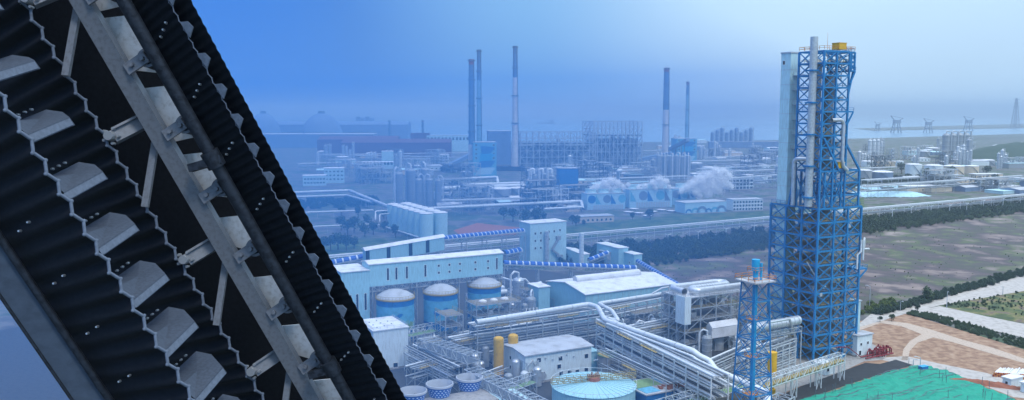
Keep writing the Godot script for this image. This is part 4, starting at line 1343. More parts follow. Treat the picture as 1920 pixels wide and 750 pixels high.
	bld("low_workshop", "flat pale cyan workshop roof below the truss walkway", "building", 905, 772, 5.0, 850, 1000, "cyan", "cyan_pale", {"d": 12.0})
	var dots := Image.create(512, 128, false, Image.FORMAT_RGBA8)
	dots.fill(L(.012, .11, .45).linear_to_srgb())
	for row in 4:
		for c in 20:
			var cx := (c + (.5 if row % 2 else 0.0)) * 512.0 / 20
			var cy := 18 + row * 28
			for y in range(-9, 10):
				for x in range(-9, 10):
					if x * x + y * y < 50: dots.set_pixel(posmod(int(cx + x), 512), cy + y, L(.72, .82, .9).linear_to_srgb())
	var dm := StandardMaterial3D.new()
	dm.albedo_texture = ImageTexture.create_from_image(dots)
	dm.roughness = .5
	M["dots"] = dm
	var k := 0
	for q in [[880, 706], [824, 718], [774, 731]]:
		p = G(q[0], q[1], 12.6)
		p.y = 9.2
		nd = thing("fan_bowl", ["blue bowl shaped fan stack with white dots nearest the truss walkway", "blue bowl shaped fan stack with white dots in the middle of the three", "blue bowl shaped fan stack with white dots beside the white block"][k], "cooling fan", p, 0, "polka dot cooling fans")
		k += 1
		mb = MB.new()
		mb.lathe(Vector3.ZERO, [Vector2(2.7, 0), Vector2(2.95, .9), Vector2(3.2, 1.8), Vector2(3.55, 2.7)], 40, true)
		obj("bowl", mb, "dots", nd)
		mb = MB.new()
		mb.lathe(Vector3.ZERO, [Vector2(3.55, 2.7), Vector2(3.75, 2.85), Vector2(3.7, 3.35), Vector2(3.5, 3.4), Vector2(3.3, 2.7), Vector2(2.8, .6)], 40)
		obj("rim", mb, "roof_grey", nd)
		mb = MB.new()
		mb.cyl(Vector3(0, .4, 0), Vector3(0, 1.7, 0), .5, .5, 12)
		for i in 8:
			var an := TAU * i / 8
			mb.slab(Vector3(cos(an), 0, sin(an)) * 1.55 + Vector3(0, 1.4, 0), Vector3(cos(an), 0, sin(an)) * 1.2, Vector3(-sin(an), .4, cos(an)) * .3, Vector3(-sin(an) * -.4, 1, cos(an) * -.4) * .03)
		obj("fan", mb, "steel_dark", nd)
	# row of pale filter tanks
	var f0 := G(800, 452)
	var fh := hat(f0, 398)
	var rr := 13.0 * mpp(f0)
	k = 0
	for row in 2:
		for i in 7:
			var c := f0 + V * (-rr * 2.3 * i) + U * (rr * 2.25 * row)
			nd = thing("filter_tank", "pale blue filter tank in the double row beside the lawn", "tank", c, 0, "double row of filter tanks")
			mb = MB.new()
			mb.cyl(Vector3(0, fh * .12, 0), Vector3(0, fh - .8, 0), rr, rr, 20)
			obj("shell", mb, "cyan_pale", nd)
			mb = MB.new()
			mb.lathe(Vector3(0, fh - .8, 0), [Vector2(rr * 1.04, 0), Vector2(rr * 1.04, .3), Vector2(rr * .5, .9), Vector2(0, 1.1)], 20)
			obj("lid", mb, "roof_white", nd)
			mb = MB.new()
			for j in 4: mb.beam(Vector3(cos(j * TAU / 4 + .5) * rr * .8, 0, sin(j * TAU / 4 + .5) * rr * .8), Vector3(cos(j * TAU / 4 + .5) * rr * .8, fh * .14, sin(j * TAU / 4 + .5) * rr * .8), .3)
			mb.cyl(Vector3(0, fh + .1, 0), Vector3(0, fh + 1.2, 0), .4, .4, 8)
			obj("leg", mb, "steel", nd)
	pipe_run("white pipe frame wrapping the filter tank row", [G(704, 412, 9), G(704, 396, 14), G(740, 394, 14)], .55, "steel_pale", true)
	pipe_run("lower white pipe at the filter tank row end", [G(712, 416, 8), G(712, 402, 12), G(735, 400, 12)], .45, "steel_pale", true)
	pipe_run("pipe along the foot of the filter tanks", [G(706, 420, 4), G(785, 445, 4)], .5, "steel_pale", true)

func yard() -> void:
	var mb: MB
	# green dust netting over heaps
	var pix := [[1405, 800], [1497, 751], [1705, 687.5], [1735, 685], [1790, 701], [1832, 719], [1860, 734], [1905, 752], [1990, 800]]
	var pg := PackedVector2Array()
	for q in pix:
		var g := G(q[0], q[1])
		pg.append(Vector2(g.x, g.z))
	var nz := FastNoiseLite.new()
	nz.seed = 4
	nz.frequency = .05
	nz.fractal_octaves = 4
	var nd := thing("dust_netting", "bright teal green dust netting spread over heaped ground", "netting", Vector3(pg[3].x, 0, pg[3].y))
	var o0 := nd.position
	mb = MB.new()
	var cell := 1.3
	var lo := Vector2(1e9, 1e9)
	var hi := Vector2(-1e9, -1e9)
	for q in pg:
		lo = Vector2(minf(lo.x, q.x), minf(lo.y, q.y))
		hi = Vector2(maxf(hi.x, q.x), maxf(hi.y, q.y))
	var hf := func(x: float, z: float) -> float:
		var e := 1e9
		for i in pg.size():
			e = minf(e, Vector2(x, z).distance_to(Geometry2D.get_closest_point_to_segment(Vector2(x, z), pg[i], pg[(i + 1) % pg.size()])))
		var ql := x * U.x + z * U.z
		var qv := x * V.x + z * V.z
		var fold := pow(absf(sin(qv * .55 + nz.get_noise_2d(x * .6, z * .6) * 1.6)), 10.0) * .38
		var fold2 := pow(absf(sin(ql * .3 + nz.get_noise_2d(z, x) * 2.5)), 14.0) * .28
		return .25 + minf(1.0, e / 3.0) * (.7 + nz.get_noise_2d(x, z) * 1.3 + nz.get_noise_2d(x * 5, z * 5) * .25) + fold + fold2
	var nx := int((hi.x - lo.x) / cell)
	var nzz := int((hi.y - lo.y) / cell)
	var hs := {}
	for i in nx:
		for j in nzz:
			var ok := true
			var cs := []
			for q in [[0, 0], [1, 0], [1, 1], [0, 1]]:
				var x: float = lo.x + (i + q[0]) * cell
				var z: float = lo.y + (j + q[1]) * cell
				if not Geometry2D.is_point_in_polygon(Vector2(x, z), pg):
					ok = false
					break
				var key := Vector2i(i + q[0], j + q[1])
				if not hs.has(key): hs[key] = hf.call(x, z)
				cs.append(Vector3(x, hs[key], z) - o0)
			if ok:
				mb.quad(cs[0], cs[1], cs[2], cs[3])
	obj("net_sheet", mb, "net", nd)
	mb = MB.new()
	for i in 80:   # overlapping seams between the strips
		var t := (i + .5) / 80.0
		var c := Vector2(lerpf(lo.x, hi.x, t), lerpf(lo.y, hi.y, rng.randf()))
		var last := Vector3.INF
		for s in 14:
			var x := c.x + U.x * s * 1.6 + rng.randf_range(-.2, .2)
			var z := c.y + U.z * s * 1.6 + rng.randf_range(-.2, .2)
			if not Geometry2D.is_point_in_polygon(Vector2(x, z), pg):
				last = Vector3.INF
				continue
			var q := Vector3(x, hf.call(x, z) + .06, z) - o0
			if last != Vector3.INF: mb.beam(last, q, rng.randf_range(.06, .2), .05)
			last = q
	obj("seam", mb, "steel_dark", nd)
	var k := 0
	for i in 60:
		var x := rng.randf_range(lo.x, hi.x)
		var z := rng.randf_range(lo.y, hi.y)
		if not Geometry2D.is_point_in_polygon(Vector2(x, z), pg): continue
		k += 1
		mb = MB.new()
		mb.beam(Vector3(0, 0, 0), Vector3(rng.randf_range(-.15, .15), 2.6, 0), .1)
		var o := obj("stake", mb, "steel_dark", nd)
		o.position = Vector3(x, hf.call(x, z), z) - o0
	# heap of red soil at the edge
	mb = MB.new()
	var sp := G(1845, 722)
	var rows := []
	for i in 12:
		var row := []
		for j in 26:
			var f := Vector2((i - 5.5) / 5.5, (j - 12.5) / 12.5)
			var hgt := maxf(0, 1 - f.length_squared()) * (1.3 + nz.get_noise_2d(i * 9, j * 9)) + .05
			row.append(Vector3(f.y * 13 + f.x * 1.5, hgt, f.x * 2.4 + f.y * 6.5))
		rows.append(row)
	mb.grid(rows)
	var ob := obj("soil_heap", mb, "brick")
	ob.position = sp
	tag(ob, "long ridge of red soil along the netting edge", "soil heap")
	# pipe pile
	var pp := G(1872, 702)
	for i in 78:
		var row := i / 26
		var c := i % 26
		nd = thing("stacked_pipe", "long white pipe with a red end in the storage pile", "pipe", pp + Vector3(-3 + c * .52 + row * .2, .33 + row * .45, 2.4 + c * .12), -42 + rng.randf_range(-3, 3), "white pipes with red ends stacked in the yard")
		mb = MB.new()
		var ll := rng.randf_range(6.5, 8.5)
		mb.cyl(Vector3(0, 0, -ll), Vector3.ZERO, .24, .24, 8)
		obj("pipe_body", mb, "roof_white", nd)
		mb = MB.new()
		mb.cyl(Vector3(0, 0, 0), Vector3(0, 0, .35), .28, .28, 8)
		obj("end_cap", mb, "orange" if i % 3 else "red", nd)
	bld("site_cabin", "white site cabin on the grey track near the pipe pile", "cabin", 1896, 712, 2.9, 1880, 1918, "white_wall", "roof_white", {"win": [["l", .5, .55, .8, .8]]})
	bld("site_cabin", "second white site cabin cut off behind the first", "cabin", 1930, 722, 2.9, 1914, 1950, "white_wall", "roof_white", {})
	bld("skip_container", "small blue container at the corner of the netting", "container", 1730, 689, 1.7, 1722, 1741, "mural_blue", "blue_light", {"eave": .1, "thick": .15})
	# lamp posts by the roads
	for q in [[1630, 580, 537], [1775, 578, 547], [1725, 690, 670], [1712, 690, 674], [1688, 583, 565], [1880, 553, 537]]:
		var p := G(q[0], q[1])
		var h := hat(p, q[2])
		nd = thing("lamp_post", "slim grey lamp post standing by the pale roads", "lamp post", p, rng.randf_range(0, 360), "lamp posts by the roads")
		mb = MB.new()
		mb.cyl(Vector3.ZERO, Vector3(0, h, 0), .16, .1, 6)
		obj("post", mb, "steel", nd)
		mb = MB.new()
		mb.beam(Vector3(0, h - .1, 0), Vector3(1.4, h + .3, 0), .12)
		mb.box(Vector3(1.2, h + .2, -.15), Vector3(2.0, h + .35, .15))
		obj("lamp_head", mb, "steel_pale", nd)

func low(called: String, label: String, cat: String, xl: float, xr: float, yb: float, yt: float, dep: float, wall: String, roof: String, o := {}) -> Dictionary:
	var turn: float = o.get("turn", TH)
	var u := Vector3(cos(deg_to_rad(turn)), 0, -sin(deg_to_rad(turn)))
	var p := G(xl, yb)
	var h := hat(p, yt)
	return bld_at(called, label, cat, p, len_to(p, u, xr), dep, h, wall, roof, o, turn)

func chimney(x: float, yb: float, yt: float, w0: float, w1: float, bands: Array, label: String) -> void:
	var p := G(x, yb)
	var nd := thing("chimney", label, "chimney", p)
	var h := hat(p, yt)
	var r0 := w0 * mpp(p) / 2
	var r1 := w1 * mpp(p) / 2
	var tip: bool = bands[-1] == "chimney_red"
	var kk := bands.size() - (1 if tip else 0)
	for i in bands.size():
		var t0 := minf(float(i) / kk, 1.0) * (.955 if tip else 1.0)
		var t1 := 1.0 if i >= kk else float(i + 1) / kk * (.955 if tip else 1.0)
		var mb := MB.new()
		mb.cyl(Vector3(0, h * t0, 0), Vector3(0, h * t1, 0), lerpf(r0, r1, sqrt(t0)), lerpf(r0, r1, sqrt(t1)), 24, i == bands.size() - 1)
		obj("shaft_band", mb, bands[i], nd)
	for t in [.38, .6, .82, .985]:
		var mb := MB.new()
		var r := lerpf(r0, r1, sqrt(t))
		mb.cyl(Vector3(0, h * t, 0), Vector3(0, h * t + 1.4, 0), r + 1.2, r + 1.2, 24)
		obj("gallery_ring", mb, "steel_dark", nd)
	var lb := MB.new()
	lb.beam(Vector3(r0 * .8, 0, r0 * .75), Vector3(r1 * .8, h, r1 * .75), .7)
	obj("ladder", lb, "steel_dark", nd)

func unit_frame(label: String, x: float, yb: float, w: float, d: float, h: float, group := "", m := "steel") -> void:
	var p := G(x, yb)
	var nd := thing("process_unit", label, "process unit", p, TH, group)
	var mb := MB.new()
	mb.frame(Vector3(0, 0, -d), Vector3(w, h, 0), maxi(1, int(w / 7)), maxi(2, int(h / 5)), maxi(1, int(d / 7)), .5)
	obj("steel_frame", mb, m, nd)
	mb = MB.new()
	for i in int(w * h / 45) + 3:
		var a := Vector3(rng.randf_range(1, w - 2), h * (rng.randi() % maxi(2, int(h / 5))) / maxf(2, int(h / 5)), rng.randf_range(-d + 1, -1))
		if i % 2: mb.cyl(a, a + Vector3(0, rng.randf_range(3, 6), 0), rng.randf_range(.7, 1.6), -1, 8)
		else: mb.box(a, a + Vector3(rng.randf_range(1.5, 5), rng.randf_range(1.5, 4), rng.randf_range(1, 4)))
	obj("equipment", mb, ["silver", "steel_pale", "grey_tank"][rng.randi() % 3], nd).set_meta("kind", "stuff")
	mb = MB.new()
	for j in range(1, maxi(2, int(h / 5)) + 1): mb.box(Vector3(0, h * j / maxi(2, int(h / 5)) - .2, -d), Vector3(w * rng.randf_range(.6, 1), h * j / maxi(2, int(h / 5)), 0))
	obj("deck", mb, "grate", nd)

func far_columns(label: String, x: float, yb: float, hs: Array, r: float, gap: float, m: String, group := "") -> void:
	var p := G(x, yb)
	for i in hs.size():
		var nd := thing("distillation_column", label, "column", p + U * gap * i, 0, group)
		var h: float = hs[i]
		var mb := MB.new()
		mb.cyl(Vector3.ZERO, Vector3(0, h, 0), r, r, 14)
		mb.lathe(Vector3(0, h, 0), [Vector2(r, 0), Vector2(r * .7, r * .45), Vector2(0, r * .6)], 14)
		obj("shell", mb, m, nd)
		mb = MB.new()
		for j in 5:
			mb.cyl(Vector3(0, h * (j + 1) / 5.2, 0), Vector3(0, h * (j + 1) / 5.2 + .5, 0), r + .9, r + .9, 14)
		mb.tube([Vector3(0, h + r * .5, 0), Vector3(0, h + r * 1.2, 0), Vector3(r * 1.5, h + r, 0), Vector3(r * 1.5, 2, 0)], r * .22, 6)
		obj("platform_ring", mb, "steel", nd)

func storage_tank(label: String, x: float, yb: float, yt: float, wpx: float, m: String, group := "") -> void:
	var p := G(x, yb)
	var r := wpx * mpp(p) / 2
	p += Vector3(0, 0, -r)
	var h := hat(p, yt)
	var nd := thing("storage_tank", label, "tank", p, 0, group)
	var mb := MB.new()
	mb.cyl(Vector3.ZERO, Vector3(0, h, 0), r, r, 32, false)
	obj("shell", mb, m, nd)
	mb = MB.new()
	mb.lathe(Vector3(0, h, 0), [Vector2(r * 1.02, -.2), Vector2(r * 1.02, .1), Vector2(r * .6, r * .1), Vector2(0, r * .14)], 32)
	obj("roof", mb, "roof_white", nd)
	mb = MB.new()
	for i in 12: mb.beam(Vector3(cos(.9 + i * .1), 0, sin(.9 + i * .1)) * (r + .5) + Vector3(0, h * i / 12, 0), Vector3(cos(1.0 + i * .1), 0, sin(1.0 + i * .1)) * (r + .5) + Vector3(0, h * (i + 1) / 12, 0), .7, .3)
	obj("spiral_stair", mb, "steel_dark", nd)

func middle_ground() -> void:
	var mb: MB
	# long pipeline along the tree belt
	var a := G(1062, 443, 9)
	var b := G(1920, 366, 9)
	rack("very long elevated pipeline rack running beside the tree belt", a - (b - a) * .32, b + (b - a) * .4, 9, 6.5, [.62, 1.0], "steel_pale", 5, 15.0, "pipeline_rack", "", false)
	for q in [[1190, 446], [1252, 440], [1309, 434], [1361, 428.6], [1413.6, 423], [1635, 393], [1672.7, 393], [1708, 388], [1745, 386], [1780, 385], [1812, 382], [1843, 376], [1135, 451], [1880, 372]]:
		var p := G(q[0], q[1] + 20)
		var h := hat(p, q[1])
		var nd := thing("flood_light_post", "white T shaped post standing in the tree belt under the pipeline", "post", p, TH, "posts along the tree belt")
		mb = MB.new()
		mb.cyl(Vector3.ZERO, Vector3(0, h, 0), .3, .22, 6)
		obj("post", mb, "steel_pale", nd)
		mb = MB.new()
		mb.beam(Vector3(0, h - .3, 0), Vector3(-2.6, h + .7, 0), .4)
		mb.beam(Vector3(0, h - .3, 0), Vector3(2.6, h + .3, 0), .4)
		obj("arm", mb, "steel_pale", nd)
	low("lodge", "low cream walled building on the lawn with small dark windows", "building", 1088, 1151, 419, 407, 12, "cream", "roof_grey", {"turn": 18.0, "win": winrow("f", span(.1, .9, 7), [.45], 1.6, 1.6)})
	var r := low("mural_hall", "long low hall painted with blue arches behind the lawn", "building", 1284, 1362, 402, 381, 16, "mural_pale", "roof_grey", {"turn": 20.0})
	for i in 6:
		mb = MB.new()
		var c := Vector3(r.w * (i + .6) / 6.4, r.h * .1, .05)
		for s in 10:
			var a0 := PI * s / 10
			var a1 := PI * (s + 1) / 10
			var q := 3.4 + (i % 3)
			mb.quad(c + Vector3(cos(a1) * q, sin(a1) * q, 0), c + Vector3(cos(a0) * q, sin(a0) * q, 0), c + Vector3(cos(a0) * q * .6, sin(a0) * q * .6, 0), c + Vector3(cos(a1) * q * .6, sin(a1) * q * .6, 0))
		obj("painted_arch", mb, ["mural_blue", "mural_sky", "shed"][i % 3], r.n)
	low("office_block", "white three storey office block beside the painted hall", "building", 1374, 1430, 397, 375, 12, "white_wall", "roof_grey", {"turn": 14.0, "win": winrow("f", span(.05, .95, 10), [.2, .5, .8], 1.9, 1.7)})
	low("office_block", "white framed open storey block in the haze behind the steam", "building", 1366, 1412, 357, 335, 14, "white_wall", "roof_grey", {"turn": 14.0, "win": winrow("f", span(.07, .93, 7), [.2, .5, .8], 3.2, 2.4)})
	# cooling tower blocks with fan stacks
	var k := 0
	for q in [[1101, 1172, 394, 364, 3, "pale blue mural cooling tower block below the first steam cloud"], [1180, 1260, 390, 356, 3, "blue and white mural cooling tower block with two drums"], [1262, 1304, 384, 354, 1, "small mural cooling tower block under the largest steam cloud"]]:
		r = low("cooling_tower", q[5], "cooling tower", q[0], q[1], q[2], q[3], 16, "mural_pale", "roof_grey", {"turn": 14.0, "plinth": false})
		for i in q[4]:
			mb = MB.new()
			mb.lathe(Vector3(r.w * (i + .5) / q[4], r.h + .4, -8), [Vector2(5.2, 0), Vector2(4.6, 1.6), Vector2(4.9, 3.4), Vector2(4.5, 3.4), Vector2(4.3, .5)], 24)
			obj("fan_stack", mb, "cyan_pale", r.n)
		mb = MB.new()
		for i in 14: mb.box(Vector3(r.w * (.16 + .8 * i / 14), .3, .02), Vector3(r.w * (.16 + .8 * i / 14) + r.w * .04, r.h * .3, .1))
		obj("louvre", mb, "steel", r.n)
		for i in 5:
			mb = MB.new()
			var x: float = r.w * (.02 + .2 * i)
			if (i + k) % 2: mb.prism([Vector3(x, r.h * .35, .02), Vector3(x + r.w * .14, r.h * .35, .02), Vector3(x, r.h * .98, .02)], Vector3(0, 0, .05))
			else: mb.cyl(Vector3(x + r.w * .1, r.h * .66, .02), Vector3(x + r.w * .1, r.h * .66, .07), r.h * .26, -1, 20)
			obj("mural_patch", mb, ["mural_blue", "mural_sky", "shed"][(i + k) % 3], r.n)
		k += 1
	# vertical scrubbers with bent ducts
	k = 0
	for q in [[748, 388, 322, 3.9], [771, 386, 316, 4.2], [798, 384, 314, 4.2]]:
		vessel(q[0], q[1], q[2], q[3], "grey_tank", "grey scrubber tower with a bent overhead duct behind the filter tanks", "bent duct scrubbers")
	for q in [[786, 392, 334, 3.2], [806, 392, 334, 3.2], [822, 392, 336, 3.0]]:
		vessel(q[0], q[1], q[2], q[3], "grey_tank", "grey scrubber tower with a bent overhead duct behind the filter tanks", "bent duct scrubbers")
	for q in [[1002, 374, 326], [1019, 373, 324], [1035, 372, 328]]:
		vessel(q[0], q[1], q[2], 3.0, "grey_tank", "grey twin column with a white riser beside the blue wall", "row of twin columns")
		pipe_run("white riser hooked over a twin column", [G(q[0] - 8, 374, 0), at_depth(q[0] - 8, 318, G(q[0], 374).z * -1), at_depth(q[0] - 1, 317, G(q[0], 374).z * -1), at_depth(q[0] - 1, 326, G(q[0], 374).z * -1)], 1.3, "steel_pale", false, "white risers")
	low("blue_wall", "plain deep blue clad tower with a stained stripe", "tower", 1047, 1084, 362, 316, 14, "mural_blue", "roof_grey", {"turn": 6.0})
	storage_tank("wide grey tank behind the white main pipe", 938, 376, 353, 42, "grey_tank")
	storage_tank("second wide grey tank near the twin columns", 970, 374, 352, 32, "grey_tank")
	# clustered silos
	for i in 11:
		vessel(1234 + i * 5.6, 338 - (i % 2) * 4, 290 + (i % 3), 2.7, "grey_tank", "tall grey silo in the tight cluster behind the steam", "tight cluster of grey silos")
	# mural towers
	for q in [[888, 931, 332, 267, "tall building painted with a blue wave mural between the chimneys"], [1268, 1306, 305, 260, "tall bright blue painted building with a grid of white windows"]]:
		r = low("mural_tower", q[4], "tower", q[0], q[1], q[2], q[3], 28, "mural_sky", "roof_grey", {"turn": 8.0, "win": winrow("f", [.12, .88], span(.55, .92, 4), 2.4, 2.4)})
		for i in 4:
			mb = MB.new()
			var y: float = r.h * (.06 + .2 * i)
			mb.prism([Vector3(r.w * (.05 + .1 * i), y, .03), Vector3(r.w * .75, y + r.h * .02, .03), Vector3(r.w * .95, y + r.h * .2, .03), Vector3(r.w * .3, y + r.h * .24, .03)], Vector3(0, 0, .03 + .02 * i))
			obj("mural_patch", mb, ["mural_pale", "mural_blue", "blue_light", "mural_blue"][i], r.n)
	# chimneys
	chimney(885, 330, 111, 15, 10.5, ["chimney_cyan", "chimney_white", "chimney_blue", "chimney_blue", "chimney_blue", "chimney_blue", "chimney_blue", "chimney_red"], "dark blue chimney with a red tip in the close pair")
	chimney(899, 322, 93, 13, 8, ["chimney_cyan", "chimney_cyan", "chimney_cyan", "chimney_cyan", "chimney_cyan", "chimney_cyan", "chimney_blue", "chimney_blue"], "slim pale teal chimney in the close pair")
	chimney(966, 320, 86, 17, 8.5, ["chimney_white", "chimney_white", "chimney_white", "chimney_white", "chimney_white", "chimney_white", "chimney_blue", "chimney_blue"], "pale tapering chimney standing alone with a dark blue tip")
	chimney(1247, 300, 127, 15, 10, ["chimney_white", "chimney_white", "chimney_white", "chimney_white", "chimney_blue", "chimney_blue", "chimney_blue", "chimney_red"], "dark topped chimney with a red tip near the bright blue building")
	chimney(1287, 285, 153, 9, 5.5, ["chimney_cyan", "chimney_cyan", "chimney_cyan", "chimney_cyan", "chimney_cyan", "chimney_cyan", "chimney_blue", "chimney_red"], "thin teal chimney rising behind the bright blue building")
	chimney(793, 275, 226, 5, 4.2, ["chimney_blue", "chimney_blue", "chimney_blue", "chimney_blue", "chimney_blue", "chimney_red"], "short dark stub chimney beside the maroon shed")
	chimney(731, 272, 226, 4.5, 4, ["chimney_blue", "chimney_blue", "chimney_blue", "chimney_blue"], "short blue stub chimney in front of the long dark roof")
	chimney(571, 276, 246, 3.5, 3.2, ["chimney_blue", "chimney_blue", "chimney_blue"], "small blue stub chimney near the domes")
	# inclined coal conveyors
	k = 0
	for q in [[838, 312, 4, 892, 285, 40, "dark inclined conveyor climbing to the wave mural building"], [1196, 300, 6, 1270, 285, 45, "dark inclined conveyor climbing to the bright blue building"], [1290, 262, 40, 1256, 280, 30, "grey inclined conveyor over the far works"]]:
		var p := G(q[0], q[1], q[2])
		var e := G(q[3], q[4] + 40, 0)
		e = at_depth(q[3], q[4], -p.z * 1.06)
		var nd := thing("inclined_conveyor", q[6], "conveyor", Vector3(p.x, 0, p.z))
		mb = MB.new()
		mb.beam(p - nd.position, e - nd.position, 6, 5)
		obj("gallery", mb, "shed", nd)
		mb = MB.new()
		for t in [.25, .5, .75]:
			var c := (p - nd.position).lerp(e - nd.position, t)
			for s in [-2.0, 2.0]: mb.beam(c + Vector3(s, -2, 0), Vector3(c.x + s * 1.6, 0, c.z), .9)
		obj("trestle", mb, "steel_dark", nd)
	# huge bare steel frame hall
	for q in [[976, 318, 1116, 248, 60, "huge bare steel skeleton of a boiler hall beside the lone chimney"], [1112, 312, 1203, 228, 70, "taller bare steel skeleton bay with a flat top deck"]]:
		var p := G(q[0], q[1])
		var h := hat(p, q[3])
		var u := Vector3(1, 0, -.15).normalized()
		var w := len_to(p, u, q[2])
		var nd := thing("steel_skeleton", q[5], "steel frame", p, rad_to_deg(atan(.15)))
		mb = MB.new()
		mb.frame(Vector3(0, 0, -q[4]), Vector3(w, h, 0), 15 if k else 12, 6, 3, 1.1)
		obj("steel_frame", mb, "steel", nd)
		mb = MB.new()
		mb.frame(Vector3(0, 0, -q[4] * .5), Vector3(w, h * .6, -q[4] * .4), 20, 5, 1, 1.0)
		obj("inner_frame", mb, "steel_dark", nd)
		for j in 3:
			mb = MB.new()
			mb.box(Vector3(0, h * (.28 + .2 * j), -q[4]), Vector3(w, h * (.28 + .2 * j) + 1.5, -4))
			obj("floor_slab", mb, "steel_dark", nd)
		mb = MB.new()
		for i in 46:
			var c := Vector3(rng.randf_range(4, w - 8), rng.randf_range(0, h * .5), rng.randf_range(-q[4] + 8, -8))
			if i % 2: mb.cyl(c, c + Vector3(0, rng.randf_range(8, 20), 0), rng.randf_range(2, 4), -1, 10)
			else: mb.box(c, c + Vector3(rng.randf_range(5, 14), rng.randf_range(5, 12), 8))
		obj("boiler_plant", mb, "grey_tank", nd).set_meta("kind", "stuff")
	low("boiler_house", "dark boiler house block between lone chimney and chimney pair", "building", 916, 958, 310, 246, 40, "shed", "roof_grey", {"turn": 5.0})
	low("white_hopper_house", "white hopper house standing by the coal conveyor", "building", 822, 842, 308, 290, 15, "white_wall", "roof_white", {"turn": 10.0, "win": winrow("f", [.25, .5, .75], [.3, .6, .85], 2.5, 2.0)})
	low("coal_heap_wall", "long dark low coal store behind the scrubber towers", "store", 826, 985, 322, 314, 30, "coal", "coal", {"turn": 3.0})
	# buildings beside the haze bank
	low("works_office", "white stepped works office with rows of dark windows", "building", 568, 612, 350, 330, 18, "cyan_pale", "roof_white", {"turn": 12.0, "win": winrow("f", span(.1, .9, 7), [.35, .7], 2.4, 1.8)})
	low("works_office", "taller white office wing with a flat roof behind the stepped office", "building", 608, 646, 345, 316, 18, "cyan_pale", "roof_white", {"turn": 12.0, "win": winrow("f", span(.12, .88, 5), [.3, .55, .8], 2.4, 1.8)})
	low("filter_house", "long pale filter house raised on a steel frame", "building", 680, 738, 330, 305, 20, "cyan_pale", "roof_white", {"turn": 8.0, "y0": 14.0, "win": winrow("f", span(.06, .94, 9), [.6], 3.0, 4.0)})
	unit_frame("tall open frame carrying the pale filter house", 678, 345, 44, 20, 18)
	low("cube_house", "pale cube shaped house on top of the works", "building", 716, 738, 318, 284, 16, "cyan_pale", "roof_white", {"turn": 8.0})
	low("white_block_house", "low white house with square windows below the scrubbers", "building", 818, 850, 376, 362, 12, "white_wall", "roof_white", {"turn": 16.0, "win": winrow("f", span(.1, .9, 5), [.5], 2.0, 2.0)})
	# white mains across the middle ground
	pipe_run("white main running level and then bending towards the filter tanks", [G(480, 364, 9), G(655, 357, 9), G(735, 390, 9), G(760, 384, 12)], 1.3, "steel_pale", true)
	pipe_run("second white main below the bending one", [G(480, 372, 7), G(650, 366, 7), G(700, 380, 7)], 1.0, "steel_pale", true)
	pipe_run("thin pale pipe across the grass", [G(480, 408, 5), G(580, 398, 5), G(700, 394, 5)], .7, "steel_pale", true)
	pipe_run("pale pipe on posts beyond the trees", [G(560, 426, 5), G(700, 420, 5)], .5, "steel_pale", true)
	pipe_run("long white main in front of the wide grey tanks", [G(785, 392, 7), G(1090, 377, 7), G(1093, 392, 3)], 1.3, "steel_pale", true)
	pipe_run("white main in front of the twin columns", [G(1020, 392, 7), G(1092, 388, 7)], 1.0, "steel_pale", true)
	pipe_run("double white main below the wave mural building", [G(820, 348, 9), G(985, 343, 9)], 1.6, "steel_pale", true)
	pipe_run("bent white main under the wave mural building", [G(820, 338, 9), G(932, 332, 14), G(934, 346, 8)], 1.5, "steel_pale", true)
	pipe_run("lower wide white duct below the double main", [G(820, 354, 9), G(985, 348, 9)], 2.2, "steel_pale", true)
	pipe_run("white elbow riser above the first steam cloud", [G(1159, 372, 0), at_depth(1159, 320, 800), at_depth(1166, 320, 800)], 1.8, "steel_pale", false)
	k = 0
	for q in [[1100, 352, 1290, 345], [1100, 340, 1230, 334], [1310, 345, 1470, 338], [1310, 330, 1470, 322], [1100, 330, 1220, 326], [1330, 362, 1460, 350], [600, 300, 880, 296], [560, 322, 700, 318], [640, 306, 880, 312], [1600, 330, 1760, 322], [1620, 372, 1920, 348], [1620, 362, 1800, 350], [985, 372, 1100, 362], [830, 402, 1000, 396], [1210, 322, 1440, 316], [1320, 306, 1460, 300], [1040, 330, 1110, 322], [1150, 300, 1260, 294]]:
		rack("hazy low pipe rack threading through the far works", G(q[0], q[1]), G(q[2], q[3]), 9 + (k % 3) * 2, 8, [.6, 1.0], "steel", 4, 16.0, "pipe_rack", "low pipe racks in the far works", false)
		k += 1
	# yard cabins and slabs behind the conveyors
	for q in [[1170, 400], [1190, 402], [1215, 399], [1232, 396], [1205, 407], [1250, 398], [1180, 394], [1270, 392]]:
		low("ground_slab", "pale concrete slab lying in rows by the cooling towers", "slab", q[0], q[0] + 12, q[1], q[1] - 2.5, 5, "concrete", "roof_white", {"group": "pale slabs by the cooling towers", "turn": -35.0})

